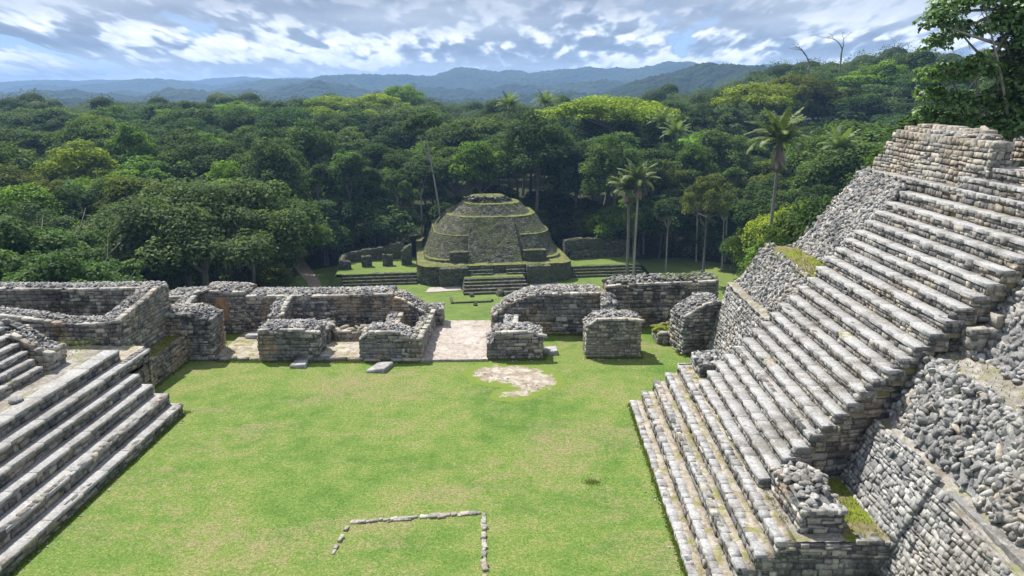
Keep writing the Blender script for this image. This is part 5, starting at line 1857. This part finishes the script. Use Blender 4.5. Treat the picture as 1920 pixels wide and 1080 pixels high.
for a_ in ((-37, 179, 21, 'mid-green'), (-26, 182, 24, 'grey-green'), (40, 171, 20, 'deep green'), (47, 172, 23, 'mid-green'), (54, 168, 22, 'olive'), (29, 180, 24, 'deep green'), (-50, 178, 23, 'deep green'), (61, 160, 23, 'mid-green')):
    put_tree('slender', a_[0], a_[1], GZ, a_[2], a_[3], 1.25)

# the rest of the forest
occupied = [(t['x'], t['y'], t['rx']) for t in TREES]


def forest_ok(x, y):
    if y < 176:
        if -45 < x < 46 and y < 172:
            return False
        if -62 < x < -40 and y > 120 and abs(x + 42.5 + (y - 143) * .40) < 5:
            return False
        if y < 84 or (-72 < x < -26 and y < 116):
            return False
        if x > 0 and y < 150:
            return x > 45 and y > 95
    if -30 < x < 16 and y < 184:
        return False
    return True


keys = ['domed', 'domed2', 'flat', 'rounded', 'rounded2', 'tall', 'tall2', 'loose', 'loose2', 'layered']
kw = np.array([.13, .13, .08, .15, .15, .10, .07, .08, .04, .07])
cnames = ['dark green', 'deep green', 'mid-green', 'grey-green', 'bright green', 'olive', 'blue-green', 'yellow-green']
cw = np.array([.20, .24, .18, .08, .11, .06, .09, .04])
cand = 0
fr_ = np.random.default_rng(21)
while cand < 16000:
    cand += 1
    y = 84 + (315 - 84) * fr_.uniform(0, 1) ** .75
    x = fr_.uniform(-.80, .80) * y
    if not forest_ok(x, y):
        continue
    key = fr_.choice(keys, p=kw / kw.sum())
    h = fr_.uniform(19, 32)
    if y < 150:
        h = fr_.uniform(18, 24)
    rx = PROTO[key][2] * h / PROTO[key][3]
    if any((x - a) ** 2 + (y - b) ** 2 < (.62 * (rx + r)) ** 2 for a, b, r in occupied):
        continue
    occupied.append((x, y, rx))
    c = fr_.choice(cnames, p=cw / cw.sum())
    put_tree(key, x, y, float(terr(x, y)), h, c, fr_.uniform(.95, 1.5), fr_.uniform(0, 6.28), None, True)

# lower trees filling the forest edge
cand = 0
occ2 = []
while cand < 5000:
    cand += 1
    y = fr_.uniform(86, 215)
    x = fr_.uniform(-.72, .72) * y
    if not forest_ok(x, y) or (x > 0 and y < 100):
        continue
    if any((x - a) ** 2 + (y - b) ** 2 < 6.0 ** 2 for a, b in occ2):
        continue
    occ2.append((x, y))
    put_tree('bush', x, y, float(terr(x, y)), fr_.uniform(8, 16), fr_.choice(cnames, p=cw / cw.sum()), fr_.uniform(.9, 1.25), fr_.uniform(0, 6.28), None, True)

# leave out the trees that other trees and the stonework hide completely
gw, gh = 480, 270
cov = np.zeros((gh, gw), np.float32)
gx, gy = np.meshgrid((np.arange(gw) + .5) * 4, (np.arange(gh) + .5) * 4)
cov[(gy > 545) | ((gx > 1330) & (gy > 545 - (gx - 1330) * .9) & (gy > 235))] = 1
for t in sorted(TREES, key=lambda q: q['y']):
    u, v = proj((t['x'], t['y'], t['cz']))
    uu, _ = proj((t['x'] + t['rx'], t['y'], t['cz']))
    _, vv = proj((t['x'], t['y'], t['top']))
    ru, rv = max(4, uu - u), max(4, v - vv)
    e = ((gx - u) / ru) ** 2 + ((gy - v) / rv) ** 2
    m = e < 1
    t['u'], t['v'] = u, v
    t['vtop'] = vv
    t['vis'] = float((1 - cov[m]).sum()) if m.any() else 0.0
    cov[e < .72] = 1
keep = [t for t in TREES if not t['cull'] or t['vis'] > 9]
keep.sort(key=lambda q: -q['vis'])
keep = keep[:284]


def where(u):
    for lim, s_ in ((150, 'at the far left'), (330, 'over the left ruin'), (480, 'over the red niche'), (640, 'over the dark piers'), (790, 'left of the mound'), (940, 'behind the mound left half'),
                    (1080, 'behind the mound right half'), (1240, 'around the twin palms'), (1380, 'between the palms'), (1530, 'around the tall palm'), (1690, 'over the pyramid stairs'), (9999, 'over the summit wall')):
        if u < lim:
            return s_


def band(v):
    for lim, s_ in ((175, 'topping the skyline'), (205, 'under the skyline'), (245, 'in upper forest'), (300, 'in mid forest'), (370, 'in lower forest'), (9999, 'at the forest foot')):
        if v < lim:
            return s_


for t in keep:
    if not t['label']:
        t['label'] = '%s %s tree %s %s' % (SHAPE[t['key']], t['colour'], band(t['vtop']), where(t['u']))
byl = {}
for t in keep:
    byl.setdefault(t['label'], []).append(t)
ORD = ['leftmost', 'second from left', 'third from left', 'fourth from left', 'fifth from left', 'sixth from left']
for lab, ts in byl.items():
    if len(ts) > 1:
        ts.sort(key=lambda q: q['u'])
        for i, t in enumerate(ts):
            t['label'] = ('rightmost ' if i == len(ts) - 1 else ORD[min(i, 5)] + ' ') + lab
first = {}
for t in keep:
    crown, trunk = PROTO[t['key']][:2]
    root = thing('forest_tree', t['label'], 'tree', (t['x'], t['y'], t['z']), 'trees of the rainforest')
    root.rotation_euler = (0, -.13, 0) if t['key'] == 'emergent' else (0, 0, t['rot'])
    root.scale = (t['s'] * t['w'], t['s'] * t['w'], t['s'])
    c = COLS[t['colour']]
    g_ = rng.uniform(.85, 1.15)
    if t['key'] not in first:
        a, b = bpy.data.objects.new('crown', crown), bpy.data.objects.new('trunk', trunk)
        first[t['key']] = (a, b)
    else:
        a, b = (q.copy() for q in first[t['key']])
    for q in (a, b):
        link(q)
        q.parent = root
    a.color = (c[0] * g_ * rng.uniform(.94, 1.06), c[1] * g_, c[2] * g_ * rng.uniform(.9, 1.1), 1)

# far canopy that reads as one mass
mb = MB()
fr2 = np.random.default_rng(33)
Cs, Rs, Rn = [], [], []
for _ in range(1900):
    y = 300 + 190 * fr2.uniform(0, 1)
    x = fr2.uniform(-.85, .85) * y
    g_ = float(terr(x, y))
    Cs.append((x, y, g_ + fr2.uniform(16, 21) + (6 if fr2.uniform() < .06 else 0)))
    Rs.append(fr2.uniform(4.0, 8.0))
Cs, Rs = np.array(Cs), np.array(Rs)
n = 480000
k = fr2.choice(len(Cs), n, p=Rs ** 2 / (Rs ** 2).sum())
d = fr2.normal(size=(n, 3))
d /= np.linalg.norm(d, axis=1)[:, None]
d[:, 2] = np.where(d[:, 2] < -.25, -d[:, 2], d[:, 2])
bump = 1 + .2 * np.sin(d[:, 0] * 5 + k) * np.sin(d[:, 1] * 5 + 2 * k)
P = Cs[k] + d * (Rs[k] * bump * fr2.uniform(.8, 1.1, n))[:, None] * np.array([1, 1, .8])
N = d * .7 + np.array([0, 0, .5]) + fr2.normal(0, .4, (n, 3))
N /= np.linalg.norm(N, axis=1)[:, None]
A = fr2.normal(size=(n, 3))
A -= (A * N).sum(1)[:, None] * N
A /= np.linalg.norm(A, axis=1)[:, None]
B = np.cross(N, A)
s = .68 * fr2.uniform(.6, 1.4, n)
V = np.stack([P - A * (s * .5)[:, None], P + B * (s * .35)[:, None], P + A * (s * .5)[:, None], P - B * (s * .35)[:, None]], 1)
lob = fr2.uniform(0, 1, len(Cs)) ** 1.6
mb.many(IV, [IF], np.einsum('n,ij->nij', Rs * .86, np.diag([1, 1, .8])), Cs - np.array([0, 0, .5]), .3 * lob)  # inner blobs close the gaps; their dark tone paints the shaded canopy interior
mb.add(V.reshape(-1, 3), np.arange(4 * n).reshape(n, 4), np.clip(.55 * lob[k] + .45 * fr2.uniform(0, 1, n), 0, 1))
tag(mb.build('far_forest', M['leaf']), kind='stuff')

# undergrowth under the forest edge (uncountable)
mb = MB()
Cs, Rs = [], []
while len(Cs) < 620:
    y = fr2.uniform(84, 240)
    x = fr2.uniform(-.8, .8) * y
    if not forest_ok(x, y) or (x > 14 and y < 120):
        continue
    Cs.append((x, y, float(terr(x, y)) + fr2.uniform(.3, 1.5)))
    Rs.append(fr2.uniform(1.2, 3.2))
leaves(mb, Cs, Rs, 60000, .55, fill=.3)
tag(mb.build('undergrowth', M['leaf']), kind='stuff')


# ------------------------------------------------------------------ palms
def frond(mb, L, lift, az_, droop, pairs=40, width=1.05, twist=0.0):
    """one feather leaf: rachis with narrow leaflets"""
    t_ = np.linspace(0, 1, 14)
    el_ = lift - droop * t_ ** 1.35
    ds = L / 13
    r_ = np.r_[0, np.cumsum(np.cos(el_[:-1]) * ds)]
    z_ = np.r_[0, np.cumsum(np.sin(el_[:-1]) * ds)]
    ca, sa = math.cos(az_), math.sin(az_)
    P = np.column_stack([r_ * ca, r_ * sa, z_])
    tube(mb, P, .07, .015, 4, .8)
    side = np.array([-sa, ca, 0])
    ts = np.linspace(.13, .99, pairs)
    V, F, R = [], [], []
    for t0_ in ts:
        p = np.array([np.interp(t0_, t_, P[:, i]) for i in range(3)])
        e = float(np.interp(t0_, t_, el_))
        fw = np.array([math.cos(e) * ca, math.cos(e) * sa, math.sin(e)])
        up = np.array([-math.sin(e) * ca, -math.sin(e) * sa, math.cos(e)])
        ll = width * (math.sin(math.pi * min(1, .18 + t0_ * .8)) ** .6) * rng.uniform(.85, 1.1)
        for sg in (-1, 1):
            dr = side * sg * .80 + fw * .55 + up * (.30 - .55 * rng.uniform(0, .9)) - np.array([0, 0, .30])
            dr /= np.linalg.norm(dr)
            w_ = fw * .11
            tip = p + dr * ll - np.array([0, 0, .10 * ll])
            mid_ = p + dr * ll * .5 + np.array([0, 0, .05])
            b0 = len(V)
            V += [p - w_, p + w_, mid_ + w_ * 1.1, mid_ - w_ * 1.1, tip]
            F.append((b0, b0 + 1, b0 + 2, b0 + 3))
            R.append((b0 + 3, b0 + 2, b0 + 4))
    rr = rng.uniform(.1, .9)
    V = np.array(V)
    mb.add(V, F, np.clip(rr + rng.normal(0, .1, len(F)), 0, 1))
    mb.f3.append(np.array(R) + mb.nv - len(V))
    mb.r3.append(np.clip(rr + rng.normal(0, .1, len(R)), 0, 1))
    mb.m3.append(np.zeros(len(R), int))


def palm(x, y, z, h, label, L=5.6, nf=24, skirt=14, lean=(0, 0), bark_='bark_grey', group=None, tr=.24):
    root = thing('palm_tree', label, 'palm', (x, y, z), group)
    top = np.array([x + lean[0], y + lean[1], z + h])
    mb = MB()
    sp = bend((x, y, z - .5), top, 12, .008)
    tube(mb, sp, tr * 1.15, tr * .85, 10, wob=.03)
    mb.build('trunk', M[bark_], root)
    for i in range(nf):
        mb = MB()
        q = (i + .5) / nf
        frond(mb, L * rng.uniform(.85, 1.1), math.radians(84 - 62 * q + rng.uniform(-6, 6)), i * 2.39996 + rng.uniform(-.2, .2), math.radians(38 + 62 * q + rng.uniform(-8, 10)))
        for a in range(len(mb.v)):
            mb.v[a] = mb.v[a] + top
        mb.build('frond', M['palm_leaf'], root)
    mb = MB()
    for i in range(skirt):
        q0 = len(mb.v)
        frond(mb, L * rng.uniform(.35, .6), math.radians(rng.uniform(-75, -30)), rng.uniform(0, 6.28), math.radians(35), 22, .7)
        for a in range(q0, len(mb.v)):
            mb.v[a] = mb.v[a] + top + np.array([0, 0, rng.uniform(-1.4, -.2)])
    for i in range(10):
        a_ = i * .63
        tube(mb, [top + np.array([.25 * math.cos(a_), .25 * math.sin(a_), -.1]), top + np.array([.5 * math.cos(a_), .5 * math.sin(a_), -.9]), top + np.array([.32 * math.cos(a_), .32 * math.sin(a_), -2.2 - rng.uniform(0, .8)])], .2, .06, 5, .25)
    mb.build('dead_fronds', M['dry_leaf'], root)
    return root


palm(22.9, 154.6, GZ, 20.4, 'twin palm with the paler trunk standing before the low platform steps', 5.6, 20, 16, (.3, 0), 'bark_pale')
palm(21.7, 155.4, GZ, 18.6, 'twin palm with the darker trunk, half hidden behind its neighbour', 4.6, 16, 10, (-.4, .6), 'bark_grey', None, .30)
palm(39.0, 120, GZ, 30.6, 'tall single palm with a brown skirt of dead leaves left of the pyramid', 6.3, 26, 26, (1.0, 0), 'bark_grey', None, .27)
# small palms among the far crowns: one mesh each
mb = MB()
for i in range(20):
    q = (i + .5) / 20
    frond(mb, 5.2 * rng.uniform(.85, 1.1), math.radians(80 - 60 * q), i * 2.4, math.radians(40 + 55 * q), 20, 1.1)
far_palm = mb.mesh('palm_head')
far_palm.materials.append(M['palm_leaf'])
mb = MB()
tube(mb, bend((0, 0, -26), (0, 0, 0), 8, .01), .26, .22, 7)
far_trunk = mb.mesh('trunk')
far_trunk.materials.append(M['bark_grey'])
for i, (u, v, Y, lab) in enumerate(((955, 196, 235, 'far palm head poking out among treetops behind the mound'), (1022, 192, 250, 'small far palm head right of the one behind the mound'),
                                    (1243, 228, 215, 'palm head among crowns above the twin palms'), (1268, 250, 200, 'small palm head just left of the airy crowns near the tall palm'), (1575, 275, 150, 'palm head among crowns above the pyramid rubble'))):
    xc, yc = (u - 960) / 1390, -(v - 540) / 1390
    fy, fz = math.cos(PITCH) + yc * math.sin(PITCH), -math.sin(PITCH) + yc * math.cos(PITCH)
    dx, dy = math.cos(YAW) * xc - math.sin(YAW) * fy, math.sin(YAW) * xc + math.cos(YAW) * fy
    root = thing('palm_tree', lab, 'palm', (dx * Y / dy, Y, CAM_H + fz * Y / dy - .5), 'far palms among the forest crowns')
    root.rotation_euler = (0, 0, i * 1.3)
    a = link(bpy.data.objects.new('palm_head', far_palm), root)
    a.color = (.9, 1, .9, 1)
    link(bpy.data.objects.new('trunk', far_trunk), root)


# ------------------------------------------------------------------ dead trees on the skyline
def dead(mb, a, d, L, r, depth):
    b = a + d * L
    P = bend(a, b, 5, .07)
    tube(mb, P, r, r * .55, 5)
    if depth == 0:
        return
    for _ in range(2 if depth > 1 else 3):
        e = d + rng.normal(0, .55, 3)
        e[2] = abs(e[2]) * .6 + .12
        e /= np.linalg.norm(e)
        dead(mb, b if rng.uniform() < .6 else P[3], e, L * rng.uniform(.55, .85), r * .55, depth - 1)


for x, y, z, h, lean, lab in ((119, 300, 2, 34, .05, 'bare grey dead tree with forked branches on the right skyline'), (144, 312, 2, 31, .12, 'thin bare dead tree further right on the skyline'), (116, 300, 2, 31, -.26, 'leaning bare dead tree left of the forked dead tree')):
    z = float(terr(x, y))
    h = h + 1.0 - z
    root = thing('dead_tree', lab, 'tree', (x, y, z))
    mb = MB()
    d0 = np.array([lean, 0, 1.0])
    d0 /= np.linalg.norm(d0)
    dead(mb, np.array([x, y, z - 1.0]), d0, h * .76, .5, 0)
    dead(mb, np.array([x, y, z - 1.0]) + d0 * h * .76, d0, h * .13, .42, 4)
    mb.build('trunk', M['bark_grey'], root)

# ------------------------------------------------------------------ near tree at the upper right
root = thing('broadleaf_tree', 'large near tree with glossy separate leaves in the upper right corner', 'tree', (27.2, 42, -6))
mb = MB()
sp = bend((27.2, 42, -8), (26.0, 42, 15.5), 12, .02)
tube(mb, sp, .55, .16, 9)
lob = [(20.5, 41.5, 14.6, 1.0), (21.6, 42.5, 15.3, 1.1), (23.0, 41.5, 15.7, 1.2), (24.6, 42.5, 16.0, 1.3), (26.4, 42, 16.6, 1.5), (20.9, 42, 13.6, .8), (22.6, 42.5, 14.2, 1.0), (24.3, 41.5, 14.4, 1.1), (25.8, 42.6, 14.6, 1.3),
       (20.6, 41.6, 11.9, .9), (21.8, 42, 12.0, 1.1), (23.2, 41.4, 12.2, 1.2), (24.6, 42.4, 12.4, 1.2), (26.2, 41.6, 12.6, 1.4), (21.2, 42.3, 10.9, .9), (22.4, 41.8, 10.5, 1.1), (23.8, 42.2, 10.4, 1.2), (25.4, 41.8, 10.6, 1.4), (22.0, 42, 9.4, .9), (23.4, 41.6, 9.2, 1.0), (24.8, 42.2, 9.0, 1.3), (26.6, 42, 10.5, 1.5), (21.3, 42.8, 9.9, .8), (28, 42, 13, 2.2), (28, 42, 10, 2.0), (28.5, 42.5, 16, 2.2), (25.6, 41.2, 13.4, 1.4), (26.6, 41.0, 14.6, 1.5), (26.2, 41.0, 11.6, 1.5), (27.2, 41.0, 12.6, 1.5), (27, 41, 15.8, 1.5), (25.2, 41.3, 15.2, 1.2), (26, 41.0, 9.2, 1.4), (27.6, 41, 8.6, 1.5)]
lob = [(c[0] + 1.0 * (28.5 - c[0]) / 8, c[1], c[2], c[3] * .92) for c in lob]
for c in lob:
    k = rng.integers(7, 12)
    tube(mb, bend(sp[k], np.array(c[:3]), 7, .08), .12, .03, 6)
    for _ in range(4):
        e = np.array(c[:3]) + rng.normal(0, c[3] * .55, 3)
        tube(mb, bend(np.array(c[:3]), e, 4, .1), .035, .012, 4)
mb.build('trunk', M['bark_pale'], root)
mb = MB()
leaves(mb, [c[:3] for c in lob], [c[3] for c in lob], 21000, .26, .75, fill=.35)
a = mb.build('crown', M['glossy_leaf'], root)
a.color = (1.7, 1.9, 1.75, 1)
root = thing('broadleaf_tree', 'dark bushy tree low behind the right end of the summit wall', 'tree', (25.5, 46, -6))
mb = MB()
tube(mb, bend((25.5, 46, -8), (25.5, 46, 7), 8, .02), .35, .12, 8)
mb.build('trunk', M['bark_dark'], root)
mb = MB()
lob2 = [(22.3 + rng.uniform(0, 7), 46 + rng.uniform(-1.5, 1.5), rng.uniform(5.5, 9.3), rng.uniform(.9, 1.5)) for _ in range(22)]
leaves(mb, [c[:3] for c in lob2], [c[3] for c in lob2], 9000, .30, .85, fill=.3)
a = mb.build('crown', M['leaf'], root)
a.color = (.75, .85, .8, 1)

# ------------------------------------------------------------------ the damp air between here and the hills
mb = MB()
x0, x1, y0, y1, z0, z1 = -7200, 7200, -1000, 7900, -111, 205
c8 = [(x0, y0, z0), (x1, y0, z0), (x1, y1, z0), (x0, y1, z0), (x0, y0, z1), (x1, y0, z1), (x1, y1, z1), (x0, y1, z1)]
mb.add(c8, [[3, 2, 1, 0], [4, 5, 6, 7], [0, 1, 5, 4], [1, 2, 6, 5], [2, 3, 7, 6], [3, 0, 4, 7]])
hm = bpy.data.materials.new('haze')
hm.use_nodes = True
w = NT(hm.node_tree)
vol = w.node('ShaderNodeVolumePrincipled', inp={'Color': (0.36, 0.60, 1.0, 1), 'Density': 0.00019, 'Anisotropy': 0.0})
o_ = w.node('ShaderNodeOutputMaterial')
w.t.links.new(vol.outputs[0], o_.inputs['Volume'])
tag(mb.build('haze', hm), kind='stuff')
